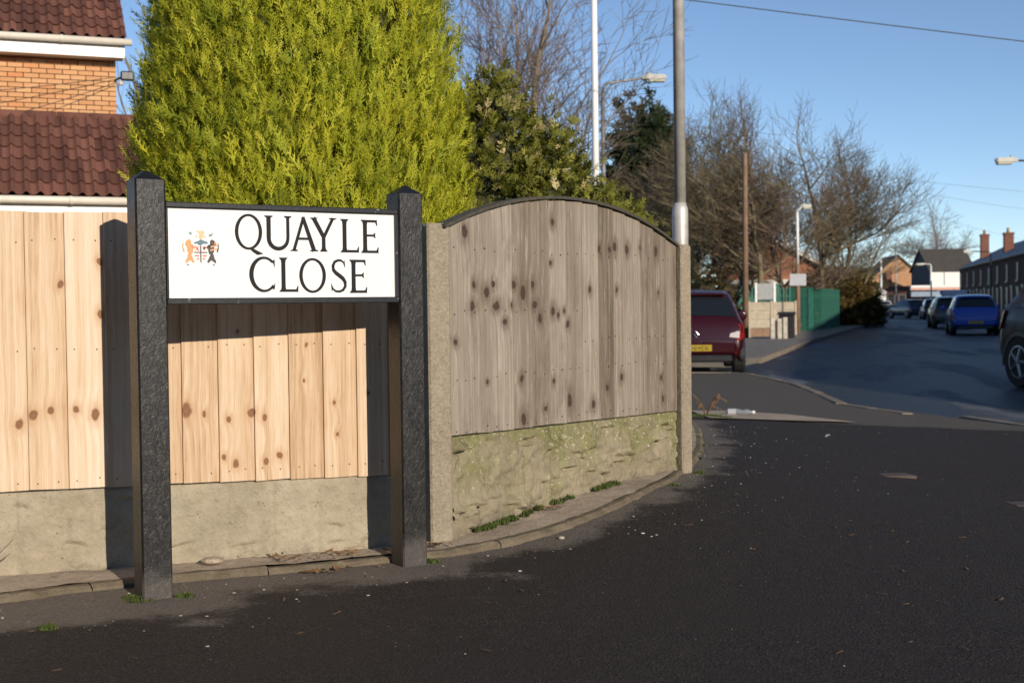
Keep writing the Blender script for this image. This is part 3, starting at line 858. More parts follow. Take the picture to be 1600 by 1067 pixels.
def gravel_board(label, loc, rotz, L, zt0, zt1, zb, mat, amp, seed, name='gravel_board', nd=13):
    nx_, nz_ = int(L / .0085), 60
    X = np.linspace(0, L, nx_)
    V = []
    rr = random.Random(seed)
    # stones cut in relief: uneven courses
    dents = [(rr.uniform(0, L), rr.uniform(0.02, .40), rr.uniform(.03, .085), rr.uniform(.012, .022), rr.uniform(-.25, .25)) for _ in range(int(L * nd))]
    xj = [0]
    while xj[-1] < L: xj.append(xj[-1] + rr.uniform(.12, .26))
    for i in range(nx_):
        for j in range(nz_):
            f = j / (nz_ - 1); x = X[i]; z = zb + (zt0 + (zt1 - zt0) * x / L - zb) * f
            p = Vector((x * 7, seed * 3.1, z * 9))
            h = .55 * mnoise.fractal(p, .75, 2.1, 7) + .30 * mnoise.noise(p * .5)
            h += .35 * (1 - abs(mnoise.noise(Vector((x * 11, seed, z * 13)))) * 2) * .5
            h += .22 * mnoise.fractal(Vector((x * 40, seed + 3, z * 40)), .6, 2, 3)
            for (dx, dz, w, th, sl) in dents:
                ax = (x - dx) / w
                if abs(ax) < 1:
                    zz = z - (dz + sl * (x - dx) - .10 * w * ax * ax)
                    if -.03 < zz < .05:
                        # chipped ledge: steep lower lip, fading upward
                        h += (1 - ax * ax) * (-1.0 * math.exp(-((zz + .004) / .007) ** 2) + .8 * (math.exp(-((zz - .008) / .006) ** 2) if zz < .008 else math.exp(-((zz - .008) / .026) ** 2)))
            dj = min(abs(x - q) for q in xj)
            h -= .55 * math.exp(-(dj / .010) ** 2)
            e = min(1, (1 - f) / .04) if f > .96 else 1
            V.append((x, -amp * h - .004 * e, z))
    V = np.array(V); idx = np.arange(nx_ * nz_).reshape(nx_, nz_)
    Fq = np.stack([idx[:-1, :-1], idx[1:, :-1], idx[1:, 1:], idx[:-1, 1:]], -1).reshape(-1, 4)
    # back and top
    nb = len(V)
    back = []
    for i in range(nx_): back.append((X[i], .045, V[idx[i, -1], 2])); 
    for i in range(nx_): back.append((X[i], .045, zb))
    V = np.concatenate([V, np.array(back)])
    a = nb + np.arange(nx_); b2 = nb + nx_ + np.arange(nx_)
    top = np.stack([idx[:-1, -1], idx[1:, -1], a[1:], a[:-1]], -1); bk = np.stack([a[:-1], a[1:], b2[1:], b2[:-1]], -1)
    Fq = np.concatenate([Fq, top, bk])
    o = put(name, big_mesh(name, V, Fq, None, True), mat, None, loc=loc, rot=(0, 0, rotz), fix=False)
    return tag(o, label, 'gravel board')
gravel_board('pale concrete gravel board under the new pine fence', LO + Vector((.3856, -.9227, 0)) * .004, LA, 2.84, .362, .318, -.12, M['gravelboard_new'], .010, 5, nd=7)

# ---- right fence panel: weathered, arched top
RA = math.atan2(.81322, .58196)
RO = Vector((-.27, 5.40, 0))
rf = thing('arched_fence_panel', 'weathered grey arched fence panel between two concrete posts', 'fence panel', RO, RA)
RK = [(.098, 1.327, .022), (.169, 1.102, .017), (.250, 1.07, .020), (.312, 1.103, .018), (.463, 1.104, .018), (.528, 1.066, .024), (.615, 1.105, .016), (.15, 1.009, .019), (.33, 1.007, .021), (.443, 1.012, .017),
      (.629, 1.011, .020), (.67, .95, .017), (.386, .937, .017), (.781, .982, .016), (.82, .965, .012), (.867, .983, .012), (.904, .918, .018), (.765, 1.208, .011), (.779, 1.40, .014), (1.195, 1.288, .020), (1.344, 1.305, .021),
      (1.463, 1.29, .020), (1.603, 1.301, .020), (1.769, 1.293, .022), (1.285, 1.285, .016), (1.101, 1.083, .012), (1.363, 1.084, .012), (1.791, 1.069, .013), (.514, .679, .015), (.252, .677, .011), (.78, .654, .016),
      (1.395, .639, .015), (.917, .554, .026), (1.816, .618, .016), (.525, .492, .022), (1.26, .594, .014), (.03, .857, .014), (1.83, .50, .014), (.7, .53, .013), (1.12, .52, .018)]
M['wood_old'] = wood('weathered_board', rf, RK, [(.26, (.106, .082, .058)), (.42, (.190, .156, .120)), (.56, (.260, .221, .176)), (.74, (.385, .343, .288))], (.040, .026, .019), (.115, .080, .058), rvar=.24, coarse=1.3, ww=(.42, .28, .30), halo_r=3.4, halo_f=.7, stain=(.115, .082, .060))
RB = [0.0, .129, .285, .437, .59, .737, .88, 1.028, 1.169, 1.319, 1.437, 1.588, 1.727, 1.87, 1.975]
def arch(s):
    u = s / 1.975 * 2 - 1
    return 1.512 - .152 * u * u - .02 * abs(u) ** 3 - .012 * u
def rbot(s): return .463 - .034 * s / 1.975
for i in range(14):
    s0 = RB[i] - (.012 if i else 0); s1 = RB[i + 1]
    m = MB(); rings = []
    y1, y0 = -.022 + rng.uniform(-.002, .002), -.011
    lo, hi = rbot(s0) + rng.uniform(-.003, .003), arch
    zb0, zb1 = rbot(s0) - .0 + rng.uniform(-.003, .003), rbot(s1) + rng.uniform(-.003, .003)
    # thick edge on the right overlaps the next board on the left of it
    m.quad_strip([[(s0, y0, zb0), (s1, y1, zb1), (s1, y1 + .014, zb1), (s0, y0 + .007, zb0)],
                  [(s0, y0, arch(s0) - .004), (s1, y1, arch(s1) - .004), (s1, y1 + .014, arch(s1) - .004), (s0, y0 + .007, arch(s0) - .004)]])
    m.build('board', M['wood_old'], rf)
M['capwood'] = simple('weathered_cap', (.060, .055, .042), .85, 0, .3, 30, .5, 90)
rings = []
for k in range(41):
    s = -.05 + (2.075) * k / 40
    z = arch(min(max(s, 0), 1.975)) - (abs(min(s, 0)) + max(s - 1.975, 0)) * .3
    rings.append([(s, -.036, z), (s, .030, z), (s, .030, z + .014), (s, -.036, z + .014)])
MB().quad_strip(rings).build('arched_cap', M['capwood'], rf)
for zr in (.56, .93, 1.27):
    MB().box(0.0, 1.975, .006, .04, zr - .03, zr + .03).build('rail', M['wood_old'], rf)
nm = MB()
for i in range(14):
    for zr in (.475, .70 + .0, .98 if i < 7 else .84, 1.255):
        for fx in (.25, .72):
            x = RB[i] + (RB[i + 1] - RB[i]) * fx + rng.uniform(-.008, .008); zz = zr + rng.uniform(-.012, .012)
            if rng.random() < .25: continue
            yy = -.0115 - .0115 * fx
            nm.tube([(x, yy - .002, zz), (x, yy + .004, zz)], .0036, 6)
n_ = nm.build('nail_heads', M['rust'], rf); n_['kind'] = 'stuff'
gravel_board('mossy rock-faced concrete gravel board under the arched panel', RO + Vector((.81322, -.58196, 0)) * .006, RA, 1.975, .455, .42, -.14, M['gravelboard_old'], .032, 11, nd=22)
concrete_post('pale concrete post beside the right leg of the street sign', (-.325, 5.385, gz(-.325, 5.385)), R_(30), 1.355, .105, .10)
concrete_post('concrete post at the far end of the arched panel, before the lamp column', (.925, 7.045, gz(.925, 7.045)), R_(42), 1.25, .085, .10)
# garden soil behind the fence
gp = [(-9, 2.2), (-3.9, 4.15), (-1.876, 4.90), (-.42, 5.50), (-.2, 5.62), (.8, 7.0), (.95, 7.3), (1.05, 8.5), (1.2, 10.4), (.8, 13), (-2, 17), (-9, 17)]
o = MB().prism(gp, 'z', -.28, .10).build('garden_soil', simple('garden_soil', (.05, .04, .025), .95, 0, .4, 3, .6, 30)); struct(o)

# ================================================================== STREET SIGN
AX = Vector((-1.2486, 4.4196, 0)); SA = R_(32.4)
sign = thing('street_sign', 'white street name sign on two black posts in front of the fence', 'street sign', AX, SA)
def paint_black():
    t = NT('black_wrinkled_paint'); p = t.coord('Object')
    v = t.noise(t.vmath('MULTIPLY', p, (1, 1, .5)), 52, 6, .68, 2.6); f = t.noise(p, 220, 3, .6); big = t.noise(p, 7, 4, .6)
    col = t.ramp(t.math('ADD', t.math('MULTIPLY', v, .6), t.math('MULTIPLY', big, .4)), [(.3, (.003, .003, .0032)), (.7, (.014, .0135, .013))])
    h = t.math('ADD', v, t.math('MULTIPLY', f, .25))
    scuff = t.math('MULTIPLY', t.step(t.noise(t.vmath('MULTIPLY', p, (1, 1, .25)), 60, 4, .7), .62, .72), t.step(big, .5, .7))
    col = t.mix(t.math('MULTIPLY', scuff, .5), col, (.07, .066, .06))
    # earth splash at the foot
    z = t.sep(p)[2]
    sp = t.math('MULTIPLY', t.math('SUBTRACT', 1.0, t.step(t.math('ADD', z, t.math('MULTIPLY', t.math('SUBTRACT', big, .5), .25)), .03, .13)), .55)
    col = t.mix(sp, col, (.11, .095, .085))
    return t.done(col, t.ramp(v, [(.3, .30), (.7, .52)]), t.bump(v, .42, .005), spec=.45)
M['postblack'] = paint_black()
def sign_post(sx, h, ap):
    m = MB(); w = .053; b = .006
    def ring(z, a=w, bb=b):
        return [(sx - a + bb, -a, z), (sx + a - bb, -a, z), (sx + a, -a + bb, z), (sx + a, a - bb, z), (sx + a - bb, a, z), (sx - a + bb, a, z), (sx - a, a - bb, z), (sx - a, -a + bb, z)]
    zs = [-.12] + [h * k / 10 for k in range(11)]
    R = [[(x, y + .053, z) for x, y, z in ring(zz)] for zz in zs] + [[(x, y + .053, z) for x, y, z in ring(h + .003, w - .003)]]
    R += [[(x, y + .053, z) for x, y, z in ring(h + ap, .006, .002)]]
    m.quad_strip(R)
    return m.build('post', M['postblack'], sign)
sign_post(.010, 1.458, .034); sign_post(1.022, 1.447, .034)
PZ0, PZ1 = 1.026, 1.384
s0, s1 = .0635, .9685
def frame_mat():
    t = NT('sign_frame_black'); p = t.coord('Object')
    chips = t.math('MULTIPLY', t.step(t.noise(p, 45, 3, .6), .66, .70), t.step(t.noise(p, 7, 2), .5, .6))
    col = t.mix(chips, (.014, .014, .015), (.55, .53, .50))
    return t.done(col, .35, t.bump(t.noise(p, 60, 3), .2, .003))
M['signframe'] = frame_mat()
plate = MB().box(s0 + .01, s1 - .01, .014, .024, PZ0 + .012, PZ1 - .012).build('plate', NT('sign_white').done((.74, .735, .72), .35), sign)
MB().box(s0, s1, .004, .032, PZ1 - .020, PZ1, .003).build('frame_rail', M['signframe'], sign)
MB().box(s0, s1, .004, .032, PZ0, PZ0 + .022, .003).build('frame_rail', M['signframe'], sign)
MB().box(s1 - .014, s1 - .001, .005, .031, PZ0 + .022, PZ1 - .020).build('frame_stile', M['signframe'], sign)
MB().box(s0 + .001, s0 + .004, .005, .031, PZ0 + .022, PZ1 - .020).build('frame_stile', M['signframe'], sign)

# ---- lettering: roman capitals drawn as strokes (unit cap height)
def ribbon(pts, ws):
    P = [Vector((x, y)) for x, y in pts]; L, Rr = [], []
    for i, p in enumerate(P):
        t = (P[min(i + 1, len(P) - 1)] - P[max(i - 1, 0)]).normalized(); nn = Vector((-t.y, t.x)); w = ws[i] / 2 if hasattr(ws, '__len__') else ws / 2
        L.append(p + nn * w); Rr.append(p - nn * w)
    return [tuple(q) for q in L] + [tuple(q) for q in Rr[::-1]]
def serif_stem(x, w, z0=0.0, z1=1.0, bot=True, top=True, sw=.07):
    h = w / 2; a = []
    a += [(x - h - sw, z0), (x + h + sw, z0), (x + h + sw * .8, z0 + .028), (x + h + .012, z0 + .075), (x + h, z0 + .16)] if bot else [(x - h, z0), (x + h, z0)]
    a += [(x + h, z1 - .16), (x + h + .012, z1 - .075), (x + h + sw * .8, z1 - .028), (x + h + sw, z1), (x - h - sw, z1), (x - h - sw * .8, z1 - .028), (x - h - .012, z1 - .075), (x - h, z1 - .16)] if top else [(x + h, z1), (x - h, z1)]
    if bot: a += [(x - h, z0 + .16), (x - h - .012, z0 + .075), (x - h - sw * .8, z0 + .028)]
    return a
def ell(cx, cy, rx, ry, n=44, a0=0, a1=2 * math.pi):
    return [(cx + rx * math.cos(a0 + (a1 - a0) * i / n), cy + ry * math.sin(a0 + (a1 - a0) * i / n)) for i in range(n + 1)]
def ring_polys(cx, cy, rx, ry, ix, iy, tilt=0.0, a0=0, a1=2 * math.pi, n=48):
    o_ = ell(cx, cy, rx, ry, n, a0, a1); i_ = ell(cx + tilt, cy, ix, iy, n, a0, a1)
    return [('strip', o_, i_)]
T = .128
def bar(x0, x1, z, th, up=.0, dn=.0):
    """arm of E/L ending in a flared serif"""
    return [(x0, z - th / 2), (x1 - .05, z - th / 2), (x1 - .01, z - th / 2 - dn), (x1 + .012, z - th / 2 - dn), (x1, z), (x1 + .012, z + th / 2 + up), (x1 - .012, z + th / 2 + up), (x1 - .06, z + th / 2), (x0, z + th / 2)]
def glyph(ch):
    if ch in 'OQ':
        g_ = ring_polys(.46, .5, .46, .515, .342, .445)
        if ch == 'Q': g_ += [('poly', ribbon([(.50, .03), (.62, -.035), (.76, -.105), (.93, -.125)], [.04, .10, .115, .02]))]
        return g_, .92, (0, 1) if ch == 'O' else (0, 1)
    if ch == 'U':
        c_ = [(.13, .95), (.13, .38)] + [(.43 - .30 * math.cos(a), .345 - .30 * math.sin(a)) for a in [math.pi * k / 18 for k in range(19)]] + [(.735, .40), (.735, .95)]
        w_ = [.135, .135] + [.13 - .03 * k / 18 for k in range(19)] + [.10, .10]
        return [('poly', ribbon(c_, w_)), ('poly', [(0, 1), (.0, .975), (.07, .93), (.19, .93), (.26, .975), (.26, 1)]), ('poly', [(.62, 1), (.62, .975), (.69, .93), (.78, .93), (.85, .975), (.85, 1)])], .85, (0, 1)
    if ch == 'A':
        return [('poly', ribbon([(.115, .0), (.455, 1.0)], [.10, .095])), ('poly', ribbon([(.43, 1.0), (.80, 0)], [.115, .14])), ('poly', [(.24, .33), (.70, .33), (.67, .40), (.27, .40)]),
                ('poly', [(0, 0), (.25, 0), (.25, .02), (.19, .055), (.10, .055), (0, .02)]), ('poly', [(.66, 0), (.93, 0), (.93, .02), (.85, .055), (.74, .055), (.66, .02)])], .93, (0, 1)
    if ch == 'Y':
        return [('poly', serif_stem(.46, T, 0, .46, True, False)), ('poly', ribbon([(.11, 1.0), (.47, .42)], [.14, .13])), ('poly', ribbon([(.80, 1.0), (.47, .43)], [.10, .105])),
                ('poly', [(0, 1), (0, .978), (.06, .95), (.18, .95), (.25, .978), (.25, 1)]), ('poly', [(.66, 1), (.66, .978), (.73, .95), (.84, .95), (.92, .978), (.92, 1)])], .92, (0, 1)
    if ch == 'L':
        return [('poly', serif_stem(.15, T)), ('poly', bar(.10, .60, .038, .076, .10, 0))], .61, (0, 1)
    if ch == 'E':
        return [('poly', serif_stem(.15, T)), ('poly', bar(.10, .57, .038, .076, .10, 0)), ('poly', bar(.18, .47, .53, .062, .05, .05)), ('poly', bar(.10, .53, .963, .072, 0, .10))], .58, (0, 1)
    if ch == 'C':
        a0, a1 = R_(48), R_(318)
        g_ = ring_polys(.48, .5, .48, .515, .357, .442, .02, a0, a1, 40)
        g_ += [('poly', [(.74, .86), (.83, .93), (.845, .93), (.845, .72), (.825, .72), (.80, .81)]), ('poly', [(.745, .115), (.80, .15), (.835, .235), (.855, .235), (.835, .085), (.79, .06)])]
        return g_, .86, (0, 1)
    if ch == 'S':
        c_ = [(.53, .80), (.50, .90), (.41, .962), (.30, .968), (.17, .92), (.105, .80), (.12, .68), (.21, .59), (.34, .51), (.47, .42), (.545, .31), (.545, .19), (.47, .085), (.34, .035), (.20, .045), (.10, .11), (.05, .22)]
        w_ = [.03, .05, .065, .075, .09, .105, .115, .12, .125, .125, .115, .10, .085, .07, .065, .055, .03]
        return [('poly', ribbon(c_, w_)), ('poly', [(.51, .97), (.53, .97), (.555, .75), (.535, .75)]), ('poly', [(.025, .27), (.045, .27), (.075, .05), (.05, .05)])], .62, (0, 1)
M['letterblack'] = NT('letter_black').done((.008, .008, .010), .6, spec=.25)
def letter(ch, a, b, z0, z1):
    polys, W, _ = glyph(ch)
    m = MB(); sc = (b - a) / W; h = z1 - z0
    for i, pl in enumerate(polys):
        y = .0128 - i * .00025
        def tr(q): return (a + q[0] * sc, z0 + q[1] * h)
        if pl[0] == 'poly':
            m.quad_strip([[(*[tr(q)[0]], .0142, tr(q)[1]) for q in pl[1]], [(tr(q)[0], y, tr(q)[1]) for q in pl[1]]])
        else:
            o_, i_ = pl[1], pl[2]
            rr = [[(tr(p)[0], .0142, tr(p)[1]), (tr(p)[0], y, tr(p)[1]), (tr(q)[0], y, tr(q)[1]), (tr(q)[0], .0142, tr(q)[1])] for p, q in zip(o_, i_)]
            m.quad_strip(rr)
    return m.build('letter', M['letterblack'], plate)
sh_ = -.011
for ch, a, b, zc in [('Q', .3266, .4300, 1.2855), ('U', .439, .5437, 1.2835), ('A', .538, .6485, 1.2815), ('Y', .6186, .7241, 1.2805), ('L', .7376, .8165, 1.2790), ('E', .8224, .8991, 1.2780),
                     ('C', .3778, .4778, 1.1325), ('L', .4905, .5676, 1.1315), ('O', .5715, .6783, 1.1290), ('S', .6957, .7651, 1.1275), ('E', .7722, .8481, 1.1265)]:
    letter(ch, a + sh_, b + sh_, zc - .0628, zc + .0628)

# ---- coat of arms printed on the plate: supporters, shield with cross, helm, crest, scroll
cr = bpy.data.objects.new('crest', None); 
def flat(name_, col, polys, lvl, parent):
    m = MB(); y = .0139 - lvl * .00012
    for pl in polys: m.face([(CX + x * CS, y, CZ + z_ * CS) for x, z_ in pl])
    return m.build(name_, NT('crest_' + name_).done(col, .5), parent)
CX, CZ, CS = .189, 1.222, .066
def blob(pts, n=3):
    P = pts
    for _ in range(n):
        Q = []
        for i in range(len(P)):
            a, b = P[i], P[(i + 1) % len(P)]
            Q += [(a[0] * .75 + b[0] * .25, a[1] * .75 + b[1] * .25), (a[0] * .25 + b[0] * .75, a[1] * .25 + b[1] * .75)]
        P = Q
    return P
lion = [blob([(-.80, .42), (-.62, .52), (-.50, .40), (-.52, .22), (-.40, .10), (-.42, -.25), (-.55, -.35), (-.75, -.2), (-.74, .1), (-.88, .2)], 2),
        blob([(-.72, -.25), (-.52, -.30), (-.42, -.55), (-.32, -.72), (-.44, -.78), (-.56, -.6), (-.72, -.72), (-.82, -.80), (-.86, -.66), (-.74, -.5)], 2),
        blob([(-.52, .25), (-.36, .18), (-.30, .02), (-.38, -.02), (-.5, .08)], 2), blob([(-.86, -.1), (-.96, .05), (-.92, .28), (-1.0, .3), (-1.02, 0), (-.92, -.25)], 2)]
beast = [tuple([(-x, z_) for x, z_ in pl]) for pl in lion]
crest_o = flat('orange_supporter', (.80, .30, .12), lion, 1, plate)
flat('black_supporter', (.05, .045, .045), beast, 1, plate)
flat('supporter_bars', (.78, .32, .14), [[(.55, .14), (.95, .24), (.96, .16), (.56, .06)], [(.52, -.04), (.92, .05), (.93, -.03), (.53, -.12)], [(.74, .32), (.9, .36), (.9, .29), (.76, .25)]], 2, plate)
flat('shield', (.82, .70, .66), [[(-.36, .16), (.36, .16), (.36, -.35), (.26, -.60), (0, -.78), (-.26, -.60), (-.36, -.35)]], 1, plate)
flat('shield_charges', (.66, .12, .10), [[(-.33, .12), (-.22, .12), (-.06, -.12), (-.16, -.12)], [(-.12, .12), (-.06, .12), (-.28, -.12), (-.33, -.12)], [(.10, .12), (.30, .12), (.30, .02), (.12, .02)], [(-.32, -.34), (-.1, -.34), (-.1, -.42), (-.32, -.42)], [(.1, -.34), (.32, -.34), (.32, -.42), (.1, -.42)], [(-.24, -.5), (-.1, -.5), (-.1, -.58), (-.2, -.58)], [(.1, -.5), (.24, -.5), (.2, -.58), (.1, -.58)]], 2, plate)
flat('shield_cross', (.03, .03, .035), [[(-.035, .16), (.035, .16), (.035, -.74), (-.035, -.74)], [(-.36, -.17), (-.04, -.17), (-.04, -.23), (-.36, -.23)], [(.04, -.17), (.36, -.17), (.36, -.23), (.04, -.23)], [(.12, .02), (.22, .12), (.28, .05), (.18, -.1)]], 3, plate)
flat('helm', (.10, .17, .22), [blob([(-.38, .34), (-.1, .42), (0, .52), (.14, .44), (.42, .36), (.36, .24), (.14, .28), (.05, .18), (-.1, .18), (-.2, .28), (-.36, .24)], 1)], 2, plate)
flat('crest_plume', (.86, .46, .26), [blob([(-.12, .5), (.1, .5), (.16, .7), (.24, .88), (.12, 1.0), (-.05, .92), (-.22, 1.02), (-.2, .9), (-.05, .78)], 2), blob([(-.3, .62), (-.16, .56), (-.14, .66), (-.28, .72)], 1), blob([(.16, .56), (.3, .62), (.28, .72), (.14, .66)], 1)], 1, plate)
flat('crest_wing', (.16, .23, .27), [[(-.70, .92), (-.58, .86), (-.46, .90), (-.50, .80), (-.42, .74), (-.58, .74)], [(.70, .86), (.58, .80), (.42, .74), (.50, .66), (.44, .62), (.62, .68)]], 1, plate)
flat('scroll', (.72, .66, .76), [[(-.62, -.80), (-.3, -.88), (0, -.91), (.3, -.88), (.62, -.80), (.62, -.87), (.3, -.96), (0, -.99), (-.3, -.96), (-.62, -.87)]], 1, plate)
flat('scroll_end', (.20, .16, .14), [[(-.76, -.80), (-.64, -.84), (-.68, -.92), (-.78, -.88)], [(.64, -.84), (.76, -.80), (.78, -.88), (.68, -.92)]], 1, plate)
bpy.data.objects.remove(cr)

# ================================================================== FOLIAGE
def spray_template(rs, nside=5, wide=.5, blade_w=.035, sub=2, tri=False):
    V, Fc, tip = [], [], []
    def blade(p, d, ln, w, t0, t1):
        p = np.array(p, float); d = np.array(d, float); d /= np.linalg.norm(d)
        s = np.array([d[2], 0, -d[0]]); s /= (np.linalg.norm(s) + 1e-9)
        yj = rs.uniform(-.12, .12) * ln
        b = len(V)
        if tri:
            V.extend([p + s * w - d * ln * .1, p + d * ln + np.array([0, yj, 0]), p - s * w - d * ln * .1]); Fc.append((b, b + 1, b + 2)); tip.extend([t0, t1, t0]); return
        m = p + d * ln * .45; e = p + d * ln + np.array([0, yj, 0])
        V.extend([p, m + s * w, e, m - s * w]); Fc.append((b, b + 1, b + 2, b + 3)); tip.extend([t0, (t0 + t1) / 2, t1, (t0 + t1) / 2])
    blade((0, 0, 0), (rs.uniform(-.08, .08), 0, 1), 1.0, blade_w, 0, 1)
    for i in range(nside):
        z = .08 + .80 * i / nside
        for sg in (-1, 1):
            a = R_(rs.uniform(28, 48)); ln = wide * (1 - .62 * i / nside) * rs.uniform(.75, 1.15)
            d = (sg * math.sin(a), rs.uniform(-.35, .35), math.cos(a))
            blade((0, 0, z), d, ln, blade_w * .9, z * .5, .55 + .45 * z)
            for q in range(sub):
                f = .35 + .3 * q
                p = np.array([0, 0, z]) + np.array(d) / np.linalg.norm(d) * ln * f
                a2 = a + R_(rs.uniform(20, 40)) * rs.choice([-1, 1])
                blade(p, (sg * math.sin(a2), rs.uniform(-.4, .4), math.cos(a2)), ln * .45, blade_w * .75, z * .5 + .2, .6 + .4 * z)
    return np.array(V), np.array(Fc), np.array(tip)

def scatter(temps, pos, axis, side, size, tint):
    """merge copies of spray templates; axis = spray direction, side = in-plane direction"""
    n = len(pos); VV, FF, TI, TP = [], [], [], []; off = 0
    axis = axis / np.linalg.norm(axis, axis=1)[:, None]
    side = side - axis * (side * axis).sum(1)[:, None]; side /= (np.linalg.norm(side, axis=1)[:, None] + 1e-9)
    third = np.cross(axis, side)
    which = np.arange(n) % len(temps)
    for k, (V, Fc, tip) in enumerate(temps):
        ii = np.where(which == k)[0]
        if len(ii) == 0: continue
        P = pos[ii, None, :] + size[ii, None, None] * (V[None, :, 0:1] * side[ii, None, :] + V[None, :, 1:2] * third[ii, None, :] + V[None, :, 2:3] * axis[ii, None, :])
        m = len(V)
        FF.append((Fc[None] + (np.arange(len(ii)) * m)[:, None, None] + off).reshape(-1, Fc.shape[1]))
        VV.append(P.reshape(-1, 3)); TI.append(np.repeat(tint[ii], m)); TP.append(np.tile(tip, len(ii)))
        off += len(ii) * m
    return np.concatenate(VV), np.concatenate(FF), np.concatenate(TI), np.concatenate(TP)

def conifer(name, label, loc, prof, mat, seed, n_clump, per, size, temps, up=.85, out=.45, squash=1.0, special_frac=0.0, lump=.10, fan=.10, trunk_r=.07, spread=.55, cat='conifer', back=1.0, core_f=.66, deep=.30, longer=1.0):
    rs = np.random.RandomState(seed)
    zs = np.array([p[0] for p in prof]); rr = np.array([p[1] for p in prof])
    # area weighted heights
    zz = np.linspace(zs[0], zs[-1], 400); w = np.interp(zz, zs, rr) + .05; cdf = np.cumsum(w); cdf /= cdf[-1]
    z = np.interp(rs.rand(n_clump), cdf, zz); th = rs.rand(n_clump) * 2 * math.pi
    if back < 1:
        keep = (np.sin(th) < .25) | (rs.rand(n_clump) < back)
        z, th = z[keep], th[keep]; n_clump = len(z)
    R = np.interp(z, zs, rr)
    lumps = np.array([mnoise.fractal(Vector((math.cos(t) * 2.2, math.sin(t) * 2.2, q * 2.4 + seed)), 1, 2, 3) for t, q in zip(th, z)])
    depth = rs.rand(n_clump) ** 2.2 * deep
    Rc = R * (1 + lump * lumps) * (1 - depth)
    N = np.stack([np.cos(th), np.sin(th), np.zeros_like(th)], -1)
    P = np.stack([Rc * np.cos(th), Rc * np.sin(th) * squash, z], -1)
    A = N * out + np.array([0, 0, up]) + rs.normal(0, .22, (n_clump, 3))
    A /= np.linalg.norm(A, axis=1)[:, None]
    ctint = np.clip(.5 + .28 * rs.randn(n_clump) + .35 * lumps, 0, .999)
    # every clump is a fan of sprays
    m = n_clump * per
    ci = np.repeat(np.arange(n_clump), per)
    pos = P[ci] + rs.normal(0, fan, (m, 3)) * np.array([1, 1, 1.1])
    ax = A[ci] + rs.normal(0, spread * .6, (m, 3))
    sd_ = np.cross(ax, N[ci]) + rs.normal(0, .5, (m, 3))
    sz = size * rs.uniform(.6, 1.25, m) * np.where(rs.rand(m) < .12, longer, 1.0)
    tint = np.clip(ctint[ci] + rs.normal(0, .12, m), 0, .97)
    if special_frac: 
        sp = rs.rand(n_clump) < special_frac
        tint = np.where(sp[ci] & (rs.rand(m) < .22), .995, tint)
    V, Fq, ti, tp = scatter(temps, pos, ax, sd_, sz, tint)
    t = thing(name, label, cat, loc)
    me = big_mesh('crown', V, Fq, {'tint': ti, 'tip': tp})
    put('crown', me, mat, t, fix=False)
    # dark opaque core added to keep the crown from showing through
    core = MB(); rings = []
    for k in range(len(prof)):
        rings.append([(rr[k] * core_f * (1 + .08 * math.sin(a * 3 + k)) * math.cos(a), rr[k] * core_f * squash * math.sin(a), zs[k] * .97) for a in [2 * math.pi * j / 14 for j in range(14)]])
    core.quad_strip(rings).build('inner_core', M['innercore'], t)
    MB().tube([(0, 0, -.1), (0, 0, zs[0] + .4)], [trunk_r * 1.2, trunk_r], 8).build('trunk', M['bark'], t, True)
    return t
M['innercore'] = simple('inner_core', (.026, .030, .010), .95, 0, .5, 12, .8, 30)
rs0 = np.random.RandomState(1)
T_fine = [spray_template(rs0, 5, .48, .030, 2) for _ in range(6)]
T_wide = [spray_template(rs0, 3, .55, .075, 1) for _ in range(6)]
M['gold'] = leaf_mat('golden_conifer', [(.0, (.13, .19, .010)), (.4, (.28, .335, .018)), (.75, (.43, .45, .026)), (1.0, (.54, .51, .04))], (.70, .66, .07), .6)
M['varieg'] = leaf_mat('variegated_thuja', [(.0, (.038, .056, .012)), (.4, (.105, .130, .020)), (.8, (.20, .22, .034)), (.99, (.29, .29, .05))], (.38, .35, .07), .55, (.985, (.60, .50, .24)))
T_gold = [spray_template(rs0, 4, .42, .034, 1, True) for _ in range(8)]
gold = conifer('golden_conifer', 'large dense golden green conifer rising above the street sign', (-1.225, 7.60, .08),
        [(.25, .68), (.8, .88), (1.5, .91), (2.0, .895), (2.75, .80), (3.5, .64), (4.2, .40), (4.8, .06)], M['gold'], 3, 7700, 8, .092, T_gold, lump=.05, fan=.046, spread=.34, up=1.0, out=.38, back=.35, core_f=.84, deep=.17, longer=1.75)
gold.children[1].data.materials.clear(); gold.children[1].data.materials.append(simple('inner_conifer_core', (.045, .050, .012), .95, 0, .5, 12, .8, 30))

vs = thing('variegated_thuja', 'dark green cream flecked evergreen shrub behind the arched panel', 'shrub', (-.05, 8.25, .08))
def sub_bush(parent, cx, cy, prof, seed, n_clump, per, size, mat, temps, special):
    t = conifer('tmp', 'x', (0, 0, 0), prof, mat, seed, n_clump, per, size, temps, up=.5, out=.75, special_frac=special, lump=.16, fan=.05, spread=.8, core_f=.74)
    for ch in list(t.children):
        ch.parent = parent; ch.location = (cx, cy, 0)
    bpy.data.objects.remove(t)
sub_bush(vs, -.08, 0, [(.3, .55), (.9, .64), (1.4, .52), (1.8, .36), (2.15, .22), (2.42, .05)], 5, 900, 7, .10, M['varieg'], T_wide, .30)
sub_bush(vs, .30, .02, [(.3, .50), (.8, .55), (1.2, .46), (1.55, .33), (1.85, .18), (2.08, .03)], 6, 700, 7, .095, M['varieg'], T_wide, .32)
sub_bush(vs, .80, .10, [(.3, .18), (.8, .21), (1.1, .19), (1.35, .14), (1.53, .03)], 8, 260, 6, .085, M['varieg'], T_wide, .05)
